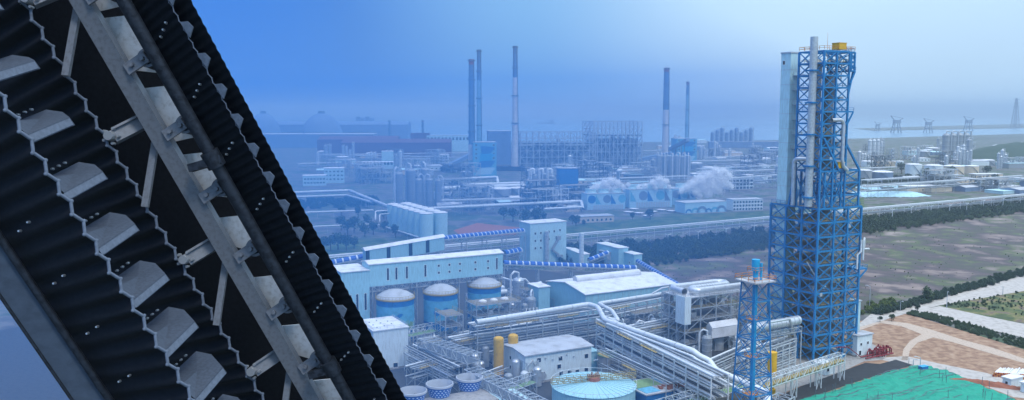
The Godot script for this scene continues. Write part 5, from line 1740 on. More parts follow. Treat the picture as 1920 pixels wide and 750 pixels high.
func scatter(n: int, x0: float, x1: float, y0: float, y1: float, kinds: Array) -> void:
	for i in n:
		var x := rng.randf_range(x0, x1)
		var y := lerpf(y0, y1, rng.randf())
		var kd: int = kinds[rng.randi() % kinds.size()]
		match kd:
			0: 
				var hgt := rng.randf_range(10, 24)
				var wid := rng.randf_range(14, 34)
				unit_frame("%s %s %s steel process unit in the hazy works" % [["grey", "pale", "dark"][i % 3], "wide" if wid > 24 else "narrow", "high" if hgt > 17 else "low"], x, y, wid, rng.randf_range(10, 18), hgt, "hazy process frames", ["steel", "steel_pale", "steel_dark"][i % 3])
			1: 
				var wi := rng.randi() % 5
				var ri := rng.randi() % 4
				low("works_shed", "%s walled shed with %s %s roof among the hazy works" % [["white", "cyan", "blue", "cream", "grey"][wi], ["white", "grey", "grey", "cyan"][ri], "pitched" if i % 2 else "flat"], "shed", x, x + rng.randf_range(16, 40), y, y - rng.randf_range(5, 10), rng.randf_range(12, 25), ["white_wall", "cyan_pale", "shed", "cream", "grey_tank"][wi], ["roof_white", "roof_grey", "roof_grey", "cyan_pale"][ri], {"group": "plain sheds among the hazy works", "turn": rng.randf_range(5, 30), "rise": 1.5 if i % 2 else 0.0, "win": winrow("f", span(.1, .9, 4), [.5], 2.2, 1.8) if i % 3 == 0 else []})
			2:
				var hs := []
				for j in rng.randi_range(1, 4): hs.append(rng.randf_range(14, 30))
				far_columns("%s %s ringed column%s in the hazy works" % ["short" if hs[0] < 19 else "tall" if hs[0] > 25 else "slender", ["silver", "white", "grey"][i % 3], "" if hs.size() == 1 else " in a row of " + ["", "", "two", "three", "four"][hs.size()]], x, y, hs, rng.randf_range(1.6, 2.8), rng.randf_range(6, 9), ["silver", "steel_pale", "grey_tank"][i % 3], "hazy ringed columns")
			3: storage_tank("%s round storage tank in the hazy works" % ["grey", "white", "steel"][i % 3], x, y, y - rng.randf_range(8, 14), rng.randf_range(14, 26), ["grey_tank", "white_wall", "steel"][i % 3], "hazy storage tanks")

func far_works() -> void:
	# long sheds and domes across the shore
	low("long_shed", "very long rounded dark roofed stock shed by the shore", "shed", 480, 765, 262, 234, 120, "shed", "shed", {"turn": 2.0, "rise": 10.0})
	low("long_shed", "long flat blue roofed rolling mill in front of the dark shed", "shed", 430, 700, 278, 252, 90, "shed", "roof_grey", {"turn": 2.0})
	low("maroon_shed", "long maroon roofed shed with a ridge vent", "shed", 595, 745, 288, 262, 90, "maroon", "maroon", {"turn": 3.0, "rise": 6.0})
	low("maroon_shed", "wide maroon shed with stepped end beside the stub chimney", "shed", 640, 846, 296, 268, 70, "maroon", "maroon", {"turn": 3.0, "rise": 6.0})
	low("maroon_shed", "small high maroon block behind the maroon sheds", "shed", 770, 805, 285, 250, 40, "maroon", "maroon", {"turn": 3.0})
	low("white_mill", "pale mill with a long row of window bays behind the chimney pair", "building", 800, 880, 285, 254, 40, "cyan_pale", "roof_grey", {"turn": 3.0, "win": winrow("f", span(.04, .96, 12), [.8], 4.0, 6.0)})
	low("brick_shed", "low red brown shed at the foot of the lone chimney", "shed", 930, 980, 300, 286, 40, "maroon", "maroon", {"turn": 3.0, "rise": 4.0})
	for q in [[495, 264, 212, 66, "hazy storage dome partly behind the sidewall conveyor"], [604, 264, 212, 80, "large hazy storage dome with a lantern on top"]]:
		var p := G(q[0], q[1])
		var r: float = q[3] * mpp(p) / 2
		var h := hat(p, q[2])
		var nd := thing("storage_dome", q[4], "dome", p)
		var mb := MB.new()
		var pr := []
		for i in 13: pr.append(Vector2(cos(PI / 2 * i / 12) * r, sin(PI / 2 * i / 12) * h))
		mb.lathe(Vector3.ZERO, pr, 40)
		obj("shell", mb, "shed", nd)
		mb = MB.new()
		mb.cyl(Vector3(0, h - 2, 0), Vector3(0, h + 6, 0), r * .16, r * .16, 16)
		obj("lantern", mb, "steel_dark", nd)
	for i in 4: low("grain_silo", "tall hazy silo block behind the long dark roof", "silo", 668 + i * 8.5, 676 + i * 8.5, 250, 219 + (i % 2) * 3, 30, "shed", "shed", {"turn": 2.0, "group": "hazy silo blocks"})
	rng.seed = 99
	scatter(34, 560, 880, 292, 345, [0, 0, 1, 2, 3])
	scatter(30, 985, 1230, 322, 356, [0, 0, 1, 2, 1])
	scatter(40, 1300, 1470, 285, 345, [0, 0, 1, 2, 3])
	scatter(16, 1200, 1460, 268, 300, [0, 1, 2])
	scatter(22, 820, 1100, 380, 398, [1, 0])
	scatter(60, 1600, 1930, 284, 318, [0, 0, 2, 2, 1, 3])
	scatter(18, 1620, 1930, 340, 366, [1, 0, 1])
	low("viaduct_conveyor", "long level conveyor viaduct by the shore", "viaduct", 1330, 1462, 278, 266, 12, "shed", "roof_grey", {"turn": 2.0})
	for i in 9: far_columns("short dark stack standing on the shore conveyor line", 1335 + i * 9, 276, [34.0 + (i % 3) * 5], 4.0, 8, "shed", "short shore stacks")
	# refinery beyond the field
	far_columns("tall dark grey reactor in the row of four near the bay", 1772, 300, [43, 43, 43, 43], 6.0, 18, "grey_tank", "four tall reactors")
	far_columns("tall banded column by the four reactors", 1815, 306, [38], 3.5, 12, "grey_tank")
	far_columns("white slim column pair in the refinery haze", 1630, 302, [35, 35, 35], 3.0, 10, "steel_pale", "white slim columns")
	storage_tank("white round tank with a spiral stair beside the trees", 1719, 330, 308, 29, "white_wall")
	storage_tank("larger white round tank with a dark stair stripe", 1758, 332, 310, 33, "white_wall")
	storage_tank("pale pinkish tank behind the trees", 1797, 328, 311, 36, "cream")
	storage_tank("small pale tank at the end of the tank row", 1828, 326, 311, 24, "cream")
	for i in 6: storage_tank("small pinkish tank in the row behind the dark yard", 1623 + i * 11, 312, 302, 10, "cream", "small pinkish tanks")
	storage_tank("wide grey tank behind the cyan covered heaps", 1626, 342, 319, 26, "grey_tank")
	storage_tank("wide grey tank with a dark side near the cyan heaps", 1662, 342, 322, 38, "shed")
	low("cream_house", "small cream house with flat roof by the railway", "house", 1803, 1826, 352, 335, 12, "cream", "roof_grey", {"turn": 10.0, "win": winrow("f", [.3, .7], [.4, .75], 1.6, 1.6)})
	low("cream_hall", "low cream hall by the cyan heaps", "building", 1700, 1760, 361, 350, 14, "cream", "roof_white", {"turn": 12.0, "win": winrow("f", span(.5, .95, 6), [.4], 1.5, 1.5)})
	low("white_hall", "long white hall with yellow roof edge among trees", "building", 1830, 1880, 337, 327, 14, "cream", "roof_white", {"turn": 10.0})
	unit_frame("bare grid of a concrete frame beyond the pipeline", 1872, 360, 28, 14, 13)
	var dm := MB.new()
	var mrows := []
	var dp := G(1945, 300)
	for i in 16:
		var row := []
		for j in 30:
			var f := Vector2((i - 7.5) / 7.5, (j - 14.5) / 14.5)
			row.append(Vector3(f.y * 150, maxf(0, 1 - f.length_squared()) * 30 + rng.randf_range(0, 3), f.x * 90))
		mrows.append(row)
	dm.grid(mrows)
	var dmo := obj("wooded_hill", dm, "leaf_dark")
	dmo.position = dp
	tag(dmo, "dark wooded mound beside the bay", "hill", "", "structure")
	# heaps under cyan sheets
	for i in 9:
		var p := G(1622 + (i % 5) * 20 + (i / 5) * 14, 366 - (i / 5) * 13)
		var nd := thing("covered_heap", "spoil heap covered with a pale cyan sheet beyond the tower", "heap", p, 20, "heaps under pale cyan sheets")
		var mb := MB.new()
		var rows := []
		for a in 8:
			var row := []
			for b in 14:
				var f := Vector2((a - 3.5) / 3.5, (b - 6.5) / 6.5)
				row.append(Vector3(f.y * 16, maxf(0, 1 - pow(f.length(), 3)) * 3.4 + rng.randf_range(0, .5), f.x * 18))
			rows.append(row)
		mb.grid(rows)
		obj("sheet", mb, "cyan_sheet", nd)
		mb = MB.new()
		for a in 4: mb.beam(Vector3(-14, .5, -12 + a * 7), Vector3(14, .5, -12 + a * 7), .8, .5)
		obj("ballast_line", mb, "steel_dark", nd)

func harbour() -> void:
	var mb: MB
	for q in [[1645, 246, 228, "small hazy dock crane on the spit"], [1680, 249, 217, "tall hazy dock crane with raised jib"], [1740, 249, 222, "hazy dock crane with level jib"], [1815, 246, 218, "hazy square harbour tower block"]]:
		var p := G(q[0], q[1])
		var h := hat(p, q[2])
		var nd := thing("dock_crane", q[3], "crane", p)
		mb = MB.new()
		for s in [-1.0, 1.0]:
			for t in [-1.0, 1.0]: mb.beam(Vector3(s * h * .22, 0, t * h * .2), Vector3(s * h * .12, h * .6, t * h * .1), h * .05)
		mb.beam(Vector3(-h * .2, h * .3, 0), Vector3(h * .2, h * .3, 0), h * .06)
		obj("portal", mb, "crane", nd)
		mb = MB.new()
		mb.box(Vector3(-h * .16, h * .55, -h * .14), Vector3(h * .2, h * .75, h * .14))
		obj("cab", mb, "crane", nd)
		mb = MB.new()
		mb.beam(Vector3(-h * .1, h * .7, 0), Vector3(-h * .35, h, 0), h * .05)
		mb.beam(Vector3(h * .1, h * .7, 0), Vector3(h * .38, h * .85, 0), h * .05)
		mb.beam(Vector3(-h * .35, h, 0), Vector3(h * .38, h * .85, 0), h * .02)
		obj("jib", mb, "crane", nd)
	var p := G(1903, 240)
	var h := hat(p, 184)
	var nd := thing("power_pylon", "faint tall power pylon far across the bay", "pylon", p)
	mb = MB.new()
	for s in [-1.0, 1.0]:
		for t in [-1.0, 1.0]: mb.beam(Vector3(s * h * .1, 0, t * h * .1), Vector3(s * 2, h, t * 2), 2.5)
	for i in 12:
		var f := i / 12.0
		var r := lerpf(h * .1, 2, f)
		var r1 := lerpf(h * .1, 2, f + 1 / 12.0)
		for t in [-1.0, 1.0]: mb.xbrace(Vector3(-r, h * f, t * r), Vector3(r, h * f, t * r), Vector3(r1, h * (f + 1 / 12.0), t * r1), Vector3(-r1, h * (f + 1 / 12.0), t * r1), 1.6)
	obj("mast", mb, "crane", nd)
	mb = MB.new()
	for f in [.72, .84, .96]: mb.beam(Vector3(-h * .1, h * f, 0), Vector3(h * .1, h * f, 0), 2.2)
	obj("cross_arm", mb, "crane", nd)
	p = G(1022, 232)
	nd = thing("cargo_ship", "tiny hazy cargo ship out on the bay", "ship", p)
	mb = MB.new()
	mb.prism([Vector3(-60, 8, 0), Vector3(64, 8, 0), Vector3(56, -1, 0), Vector3(-56, -1, 0)], Vector3(0, 0, 18))
	obj("hull", mb, "crane", nd)
	mb = MB.new()
	mb.box(Vector3(34, 8.02, 3), Vector3(50, 26, 15))
	obj("bridge", mb, "steel_dark", nd)

func leaf_crown(seed_: int, r: float, h: float, n: int, size: float) -> ArrayMesh:
	var g := RandomNumberGenerator.new()
	g.seed = seed_
	var mb := MB.new()
	var lobes := []
	for i in 7:
		var a := g.randf() * TAU
		lobes.append([Vector3(cos(a) * r * g.randf_range(.1, .55), h * g.randf_range(.42, .85), sin(a) * r * g.randf_range(.1, .55)), r * g.randf_range(.38, .6)])
	for i in n:
		var l: Array = lobes[g.randi() % lobes.size()]
		var d := Vector3(g.randfn(), g.randfn() * .8, g.randfn()).normalized()
		var p: Vector3 = l[0] + d * l[1] * pow(g.randf(), .35)
		var t := Vector3(g.randfn(), g.randfn() * .6, g.randfn()).normalized() * size * g.randf_range(.6, 1.3)
		var s := t.cross(Vector3(g.randfn(), g.randfn(), g.randfn())).normalized() * size * .5
		mb.quad(p - t * .5, p + s, p + t * .5, p - s)
	return mb.mesh()

func vegetation() -> void:
	rng.seed = 17
	var crowns := []
	for i in 4: crowns.append(leaf_crown(50 + i, 3.2, 7.0, 420, .75))
	var tm := MB.new()
	tm.cyl(Vector3.ZERO, Vector3(0, 3.6, 0), .28, .16, 7)
	for i in 4: tm.cyl(Vector3(0, 2.4 + i * .3, 0), Vector3(cos(i * 1.7) * 1.5, 4.8, sin(i * 1.7) * 1.5), .12, .05, 5)
	var trunk := tm.mesh()
	# the belt of trees and the hedge along the road read as one mass each
	var belt := func(called: String, label: String, lowline: Array, upline: Array, n: int, s0: float, s1: float, m: String):
		var mm := MultiMesh.new()
		mm.transform_format = MultiMesh.TRANSFORM_3D
		mm.mesh = crowns[rng.randi() % 4]
		mm.instance_count = n
		for i in n:
			var t := rng.randf() * (lowline.size() - 1)
			var k := mini(int(t), lowline.size() - 2)
			var f := t - k
			var q := rng.randf()
			var p: Vector3 = G(lowline[k][0], lowline[k][1]).lerp(G(lowline[k + 1][0], lowline[k + 1][1]), f).lerp(G(upline[k][0], upline[k][1]).lerp(G(upline[k + 1][0], upline[k + 1][1]), f), q)
			var s := rng.randf_range(s0, s1)
			mm.set_instance_transform(i, Transform3D(Basis(Vector3.UP, rng.randf() * TAU).scaled(Vector3(s, s * rng.randf_range(.75, 1.05), s)), p - Vector3(0, 1.6 * s, 0)))
		var o := MultiMeshInstance3D.new()
		o.name = called
		o.multimesh = mm
		o.material_override = M[m]
		add_child(o, true)
		tag(o, label, "trees", "", "stuff")
	belt.call("tree_belt", "dense dark belt of trees under the long pipeline", [[1050, 492], [1210, 500], [1440, 466], [1640, 434], [1780, 414], [1960, 392]], [[1050, 470], [1210, 462], [1440, 432], [1640, 408], [1780, 392], [1960, 372]], 1100, .75, 1.25, "leaf_dark")
	belt.call("tree_belt", "paler fringe of bushes along the edge of the field", [[1200, 503], [1440, 470], [1640, 438], [1780, 418], [1960, 396]], [[1200, 494], [1440, 462], [1640, 431], [1780, 412], [1960, 390]], 260, .45, .8, "leaf_mid")
	belt.call("hedge", "dark hedge between the concrete road and the field", [[1640, 594], [1700, 580], [1780, 556], [1860, 535], [1960, 507]], [[1640, 582], [1700, 570], [1780, 547], [1860, 522], [1960, 494]], 330, .35, .62, "leaf_dark")
	belt.call("hedge", "yellow green shrubs where the road meets the field", [[1612, 592], [1680, 578]], [[1618, 578], [1676, 566]], 46, .4, .7, "leaf_light")
	belt.call("hedge", "green hedge strip along the side road", [[1700, 590], [1760, 605], [1840, 632], [1960, 668]], [[1712, 584], [1775, 597], [1850, 619], [1960, 649]], 420, .2, .34, "leaf_mid")
	belt.call("hedge", "low shrubs along the far works", [[1480, 372], [1620, 352], [1780, 338]], [[1480, 362], [1620, 340], [1780, 328]], 130, .9, 1.6, "leaf_dark")
	belt.call("hedge", "wooded green behind the white mains", [[480, 402], [600, 392], [720, 386]], [[480, 380], [600, 376], [700, 374]], 120, .8, 1.4, "leaf_dark")
	belt.call("tree_belt", "lighter green trees mixed into the dark belt", [[1050, 490], [1210, 498], [1440, 464], [1640, 432], [1780, 412], [1960, 390]], [[1050, 470], [1210, 462], [1440, 432], [1640, 408], [1780, 392], [1960, 372]], 240, .5, 1.5, "leaf_mid")
	belt.call("scrub", "low scrub scattered over the fallow field", [[1230, 540], [1440, 535], [1640, 570], [1780, 540], [1960, 490]], [[1230, 505], [1440, 472], [1640, 440], [1780, 420], [1960, 398]], 160, .05, .16, "leaf_mid")
	belt.call("scrub", "yellowish scrub scattered over the fallow field", [[1230, 540], [1440, 535], [1640, 570], [1780, 540], [1960, 490]], [[1230, 505], [1440, 472], [1640, 440], [1780, 420], [1960, 398]], 200, .05, .14, "leaf_light")
	belt.call("scrub", "weeds growing on the patch between the roads", [[1770, 575], [1860, 584], [1950, 600]], [[1790, 568], [1880, 553], [1950, 545]], 180, .08, .25, "leaf_mid")
	# single trees
	var spots := [[1004, 424, 1.9], [985, 420, 1.8], [962, 416, 1.7], [945, 412, 1.6], [1020, 418, 1.2], [1080, 424, 1.3], [1073, 420, 1.1], [1219, 412, 1.4], [1186, 412, .8], [1095, 424, .7], [652, 440, 1.7], [664, 436, 1.8], [640, 432, 1.5], [684, 444, 1.6], [700, 440, 1.5], [722, 436, 1.3], [742, 446, 1.3], [690, 424, 1.4], [620, 470, 1.5], [634, 468, 1.7], [650, 470, 1.4], [664, 466, 1.2], [608, 474, 1.6], [720, 410, 1.2], [672, 408, 1.3], [640, 404, 1.5], [1650, 604, .4], [1672, 603, .5], [1720, 586, .55], [1740, 566, 1.1], [1448, 398, 1.2], [1130, 468, 1.0], [1690, 326, 2.2], [1780, 334, 2.4], [1850, 330, 2.2], [1866, 344, 1.8], [1736, 336, 2.0], [870, 380, 1.4], [1038, 394, 1.2], [1060, 400, 1.0]]
	var k := 0
	for q in spots:
		var p := G(q[0], q[1])
		var nd := thing("tree", "%s %s green bushy tree among the works" % ["small" if q[2] < 1.0 else "large" if q[2] > 1.55 else "mid sized", ["dark", "mid"][k % 2]], "tree", p, rng.randf() * 360, "single trees among the works")
		nd.scale = Vector3.ONE * q[2]
		obj("trunk", trunk, "bark", nd)
		obj("crown", crowns[k % 4], ["leaf_dark", "leaf_mid"][k % 2], nd)
		k += 1

func steam() -> void:
	rng.seed = 23
	puff_noise.seed = 3
	puff_noise.frequency = .02
	var sm := mat("steam", L(.97, .98, .99), 1.0, 0, "")
	sm.backlight_enabled = true
	sm.backlight = Color(.9, .9, .9)
	for q in [["small white steam cloud drifting off the first cooling tower block", [[1110, 354, 9], [1120, 350, 11], [1132, 344, 13], [1146, 339, 12], [1158, 343, 10], [1168, 350, 9], [1140, 352, 12], [1126, 358, 10], [1178, 346, 7], [1152, 354, 9]], 745.0], ["thin white steam cloud rising from the middle cooling tower", [[1196, 352, 8], [1210, 349, 9], [1224, 343, 11], [1236, 337, 12], [1248, 340, 10], [1240, 348, 9], [1228, 352, 8], [1254, 350, 7]], 755.0], ["largest billowing white steam cloud over the cooling towers", [[1288, 352, 13], [1300, 344, 15], [1314, 338, 17], [1330, 332, 18], [1346, 326, 17], [1358, 322, 13], [1366, 330, 12], [1352, 340, 17], [1336, 348, 18], [1318, 352, 16], [1304, 360, 13], [1328, 362, 14], [1346, 356, 15], [1362, 344, 12], [1278, 358, 8], [1312, 368, 9], [1370, 350, 9], [1340, 318, 8]], 770.0]]:
		var c := at_depth(q[1][0][0], q[1][0][1], q[2])
		var nd := thing("steam_cloud", q[0], "steam", Vector3(c.x, 0, c.z))
		var mb := MB.new()
		for e in q[1]:
			var c2 := at_depth(e[0], e[1], q[2]) - nd.position
			var r: float = e[2] * q[2] / F * .62
			for s in int(190 * r * r):   # flecks of droplets, dense inside, thinning outwards
				var dv := Vector3(rng.randfn(), rng.randfn(), rng.randfn()) * (.42 if s % 5 else .75)
				dv += dv * .6 * puff_noise.get_noise_3dv((c2 + dv * r) * 6.0)
				var p := c2 + dv * r
				var t := Vector3(rng.randfn(), rng.randfn(), rng.randfn()).normalized()
				var sd := t.cross(Vector3(rng.randfn(), rng.randfn(), rng.randfn())).normalized()
				var sz := rng.randf_range(.14, .32)
				mb.quad(p - t * sz, p + sd * sz, p + t * sz, p - sd * sz)
		obj("billow", mb, "steam", nd).set_meta("kind", "stuff")

func haze_bank() -> void:
	# the blue haze lying over the works across the bay side: a bank of air, thickening away from the tower
	var f := FogVolume.new()
	f.name = "haze_bank"
	f.shape = RenderingServer.FOG_VOLUME_SHAPE_BOX
	var m := FogMaterial.new()
	m.resource_name = "blue_haze"
	m.albedo = L(.03, .34, 1.0).linear_to_srgb()
	m.density = .0013
	f.material = m
	f.size = Vector3(3000, 112, 620)
	# one long side runs obliquely away from the viewpoint, so the haze thins gradually
	var turn := atan(.50)
	f.rotation.y = -turn
	add_child(f)
	var side := Vector3(cos(turn), 0, sin(turn))
	var away := Vector3(sin(turn), 0, -cos(turn))
	f.position = Vector3(-35, 56, -50) - side * 1500 + away * 300
	tag(f, "bank of blue haze hanging over the works and the bay", "haze", "", "stuff")

# the steep corrugated sidewall conveyor standing beside the viewpoint
func cpt(x: float, y: float, d: float) -> Vector3:
	return at_depth(x, y, d)

func sidewall_conveyor() -> void:
	noise_tex("rubber", 512, .02, [[0.0, L(.55, .55, .55)], [0.5, L(.8, .8, .8)], [1.0, L(1, 1, 1)]], 91, 6, 20.0)
	mat("rubber", L(.017, .021, .029), .85, 0, "rubber", 1.1, .25)
	mat("rubber_edge", L(.15, .19, .26), .8, 0, "rubber", 1.4)
	mat("skirt_steel", L(.075, .105, .155), .6, .1, "rubber", .5)
	mat("cleat_rubber", L(.075, .10, .145), .8, 0, "rubber", 1.6)
	mat("worn_steel", L(.19, .21, .245), .55, .15, "stain", 1.2)
	mat("bright_plate", L(.80, .81, .83), .7, 0, "stain", .9)
	mat("dark_steel", L(.032, .042, .06), .55, .3, "scuff", 1.2)
	mat("bolt_steel", L(.5, .53, .57), .35, .6, "")
	var bas := Basis(Vector3.RIGHT, -pitch)
	var A := (bas * Vector3((3000 - 960) / F, -(4900 - 375) / F, -1)).normalized()
	var cx := bas * Vector3.RIGHT
	var cy := bas * Vector3.UP
	var cz := bas * Vector3.BACK
	var org := cpt(300, 375, 10.6)
	var nd := thing("sidewall_conveyor", "steep dark conveyor with corrugated rubber sidewalls, grey cleats and a worn steel frame", "conveyor", org)
	var ln := func(x: float, d: float) -> Vector3: return cpt(x, 375, d) - org
	var S0 := -7.5
	var S1 := 10.0
	var per := .245
	# corrugated sheets: [base x, base depth, top x, top depth, amplitude, period, material, name, rim material, rim radius]
	var sheet := func(b: Vector3, t: Vector3, amp: float, pr: float, m: String, called: String, rim: String, rr: float, ampb: float):
		var up := (t - b)
		var nn := A.cross(up).normalized()
		if nn.dot(cz) < 0: nn = -nn
		var rows := []
		var k := int((S1 - S0) / pr * 10)
		var prof := func(ph: float) -> float: return sin(ph)
		for i in k + 1:
			var s := S0 + pr * i / 10.0
			var row := []
			for j in 7:
				var f := j / 6.0
				row.append(b + up * f + A * s + nn * prof.call(TAU * i / 10.0) * lerpf(ampb, amp, f))
			rows.append(row)
		var mb := MB.new()
		mb.grid(rows)
		var o := obj(called, mb, m, nd)
		if rim:
			mb = MB.new()
			var pts := []
			for i in k * 2 + 1:
				var s := S0 + pr * i / 20.0
				pts.append(b + up + A * (s + sin(TAU * i / 10.0) * pr * .12) + nn * prof.call(TAU * i / 20.0) * amp)
			mb.tube(pts, rr, 6)
			obj("rim", mb, rim, o)
	var w1: Vector3 = ln.call(125, 9.0)
	var w1b: Vector3 = ln.call(-40, 9.75) + A * .4
	var w2: Vector3 = ln.call(268, 11.2)
	var w2b: Vector3 = ln.call(105, 11.9) + A * .45
	sheet.call(w1b, w1, .046, per, "rubber", "sidewall", "rubber_edge", .018, .014)
	sheet.call(w2b, w2, .046, per, "rubber", "sidewall", "rubber_edge", .018, .012)
	# dark belt and backing behind it all
	var mb := MB.new()
	var q0: Vector3 = ln.call(-30, 12.6)
	var q1: Vector3 = ln.call(452, 12.7)
	mb.prism([q0 + A * S0, q1 + A * S0, q1 + A * S0 - cz * .12, q0 + A * S0 - cz * .12], A * (S1 - S0))
	obj("carrying_belt", mb, "rubber", nd)
	# skirt plate along the low edge
	mb = MB.new()
	var k0: Vector3 = ln.call(-124, 9.35)
	var k1: Vector3 = ln.call(-52, 9.5)
	mb.prism([k0 + A * S0, k1 + A * S0, k1 + A * S0 - cz * .08, k0 + A * S0 - cz * .08], A * (S1 - S0))
	obj("skirt_plate", mb, "skirt_steel", nd)
	mb = MB.new()
	var k2: Vector3 = ln.call(-47, 9.46)
	mb.tube([k2 + A * S0, k2 + A * S1], .045, 8)
	mb.tube([k0 + A * S0, k0 + A * S1], .02, 6)
	obj("skirt_lip", mb, "dark_steel", nd)
	# cleats
	var face := [cpt(217, 520, 10.3), cpt(268, 484, 10.75), cpt(301, 490, 10.7), cpt(322, 511, 10.3), cpt(252, 569, 9.55), cpt(222, 540, 9.6)]
	var cm := MB.new()
	var pts := []
	for i in face.size(): face[i] = face[0].lerp(face[i], .88)
	for f in face: pts.append(f - face[0])
	cm.prism(pts, A * .10 - cz * .02)
	var cmesh := cm.mesh()
	var bm := MB.new()
	bm.cyl(Vector3.ZERO, cz * .05, .016, .012, 6)
	var bmesh := bm.mesh()
	var step := .70
	for i in range(-9, 12):
		var s := i * step
		var o := obj("cleat", cmesh, "cleat_rubber", nd)
		o.position = face[0] - org + A * s
		var e := obj("cleat_edge", MB.new(), "rubber_edge", nd) if false else null
		mb = MB.new()
		var ea: Vector3 = face[3] - face[0]
		var eb: Vector3 = face[4] - face[0]
		mb.prism([ea + A * .10 + cz * .012, eb + A * .10 + cz * .012, eb + A * .02 + cz * .012, ea + A * .02 + cz * .012], cz * .012)
		obj("worn_edge", mb, "rubber_edge", o)
		for b in 3:
			var t := obj("bolt", bmesh, "bolt_steel", o)
			t.position = (face[1] - face[0]) * (.2 + .22 * b) - A * .05 + cz * .02
		# stud pairs on the outer sidewall
		for b in 2:
			var t := obj("bolt", bmesh, "bolt_steel", nd)
			t.position = w1b.lerp(w1, .30 + .17 * b) + A * (s + .12 - b * .05) + cz * .06
	# stringer channel, cross members and braces
	var g0: Vector3 = ln.call(368, 11.35)
	mb = MB.new()
	mb.beam(g0 + A * S0, g0 + A * S1, .21, .09, cz)
	mb.beam(g0 + A * S0 + cx * .09 + cz * -.08, g0 + A * S1 + cx * .09 + cz * -.08, .03, .2, cz)
	obj("stringer", mb, "worn_steel", nd)
	for i in range(-3, 5):
		var s := A * (i * 1.87 - .92)
		mb = MB.new()
		var a := cpt(213, 258, 11.0) - (cpt(385 - 75, 220, 11) - cpt(385 - 75, 220, 11)) - org
		var b := cpt(292, 218, 11.25) - org
		mb.beam(a + s + A * .92, b + s + A * .92, .17, .12, cz)
		mb.beam(a + s + A * .92 + cy * .1, b + s + A * .92 + cy * .1, .03, .16, cz)
		obj("cross_member", mb, "worn_steel", nd)
		mb = MB.new()
		mb.beam(cpt(272, 388, 11.1) - org + s + A * .92, cpt(297, 232, 11.25) - org + s + A * .92, .085, .06, cz)
		obj("brace", mb, "worn_steel", nd)
		mb = MB.new()
		mb.cyl(a + s + A * .9, a + s + A * .9 + cz * .14, .07, .06, 10)
		for b2 in 5: mb.cyl(a + s + A * .9 + cx * cos(b2 * 1.25) * .1 + cy * sin(b2 * 1.25) * .1, a + s + A * .9 + cx * cos(b2 * 1.25) * .1 + cy * sin(b2 * 1.25) * .1 + cz * .08, .02, .02, 6)
		obj("bearing", mb, "bolt_steel", nd)
	# bright liner plates, idler rollers with brackets between stringer and round rail
	for i in range(-7, 10):
		var s := A * (i * .935)
		var c := cpt(331, 236, 11.05) - org + s
		mb = MB.new()
		var l0: Vector3 = ln.call(386, 11.7) - A * .88 + s
		var l1: Vector3 = ln.call(434, 11.7) - A * .88 + s
		var f0 := .18 + .05 * (i % 3)
		mb.prism([l0 + A * f0, l1 + A * (f0 - .04), l1 + A * .84, l0 + A * (.80 - .12 * (i % 2))], -cz * .03)
		obj("liner_plate", mb, "bright_plate", nd)
		mb = MB.new()
		mb.cyl(c + cx * .12 + cy * .02 - cz * .25, c + cx * .12 + cy * .02 + cz * .02, .12, .12, 16)
		var ro := obj("idler_roller", mb, "dark_steel", nd)
		mb = MB.new()
		mb.lathe(Vector3.ZERO, [Vector2(.12, 0), Vector2(.125, .012), Vector2(.09, .014), Vector2(.088, 0)], 18)
		var ring := obj("roller_ring", mb, "worn_steel", ro)
		ring.transform = Transform3D(Basis(cx, cz, -cy), c + cx * .12 + cy * .02 + cz * .022)
		mb = MB.new()
		mb.beam(c - cx * .13 - cy * .14 + cz * .05, c + cx * .12 + cy * .03 + cz * .05, .15, .04, cz)
		mb.cyl(c - cx * .05 - cy * .08 + cz * .05, c - cx * .05 - cy * .08 + cz * .12, .03, .03, 6)
		mb.cyl(c + cx * .08 + cz * .05, c + cx * .08 + cz * .12, .035, .03, 6)
		obj("roller_bracket", mb, "worn_steel", nd)
		mb = MB.new()
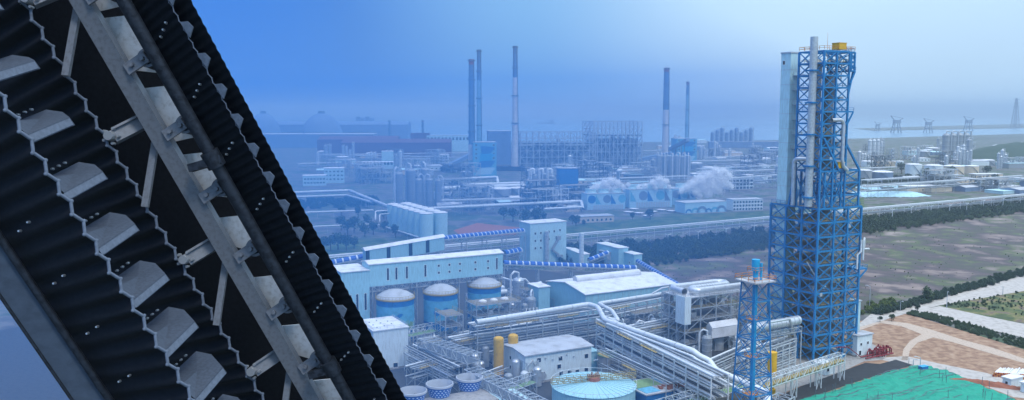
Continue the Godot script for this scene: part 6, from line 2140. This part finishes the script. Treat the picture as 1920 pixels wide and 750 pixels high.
		mb.beam(c - cx * .22 + cy * .16 - cz * .35, c + cx * .42 + cy * .36 - cz * .35, .2, .06, cz)
		obj("cross_strut", mb, "rubber", nd)
	# round rail
	var t0: Vector3 = ln.call(443, 11.2)
	mb = MB.new()
	mb.tube([t0 + A * S0, t0 + A * S1], .085, 14)
	obj("round_rail", mb, "dark_steel", nd)
	for s in [-.72, 2.6]:
		mb = MB.new()
		mb.cyl(t0 + A * s, t0 + A * (s + .22), .12, .12, 14)
		mb.beam(t0 + A * (s + .11) - cx * .3 - cy * .12, t0 + A * (s + .11) + cx * .12, .1, .14, cz)
		obj("rail_clamp", mb, "dark_steel", nd)
	# return belt with its own corrugated edge
	var r0: Vector3 = ln.call(455, 11.55) + A * .2
	var r1: Vector3 = ln.call(521, 11.15)
	var r2: Vector3 = ln.call(517, 11.5) + A * .12
	var r3: Vector3 = ln.call(560, 11.3)
	sheet.call(r0, r1, .014, .118, "rubber", "return_belt", "rubber_edge", .006, .014)
	sheet.call(r2, r3, .006, .118, "rubber", "return_belt", "", .01, .010)
	for i in range(-16, 22):
		var s := A * (i * .415)
		mb = MB.new()
		mb.prism([r1 + s, r1 + s + A * .20 + cx * .02, r1 + s + A * .06 + cx * .13, r1 + s - A * .01 + cx * .10], cz * .03)
		obj("belt_tab", mb, "rubber_edge", nd)
		for b in 3:
			if i % 2: continue
			var t := obj("bolt", bmesh, "bolt_steel", nd)
			t.position = r0.lerp(r1, .3 + .17 * b) + A * (i * .415 - b * .045) + cz * .02
	# the frame carries on down to trestle legs on the ground, below the view
	for q in [g0 + A * (S1 - .3), t0 + A * (S1 - .3)]:
		mb = MB.new()
		mb.beam(q, Vector3(q.x, -org.y, q.z), .5)
		obj("trestle_leg", mb, "worn_steel", nd)
	mb = MB.new()
	for i in 12:
		var y := -org.y * i / 12.0
		var e0 := g0 + A * (S1 - .3)
		var e1 := t0 + A * (S1 - .3)
		mb.beam(Vector3(e0.x, e0.y + (y if y < e0.y else y) * .9, e0.z), Vector3(e1.x, e0.y + y * .9, e1.z), .2)
	obj("leg_tie", mb, "worn_steel", nd)
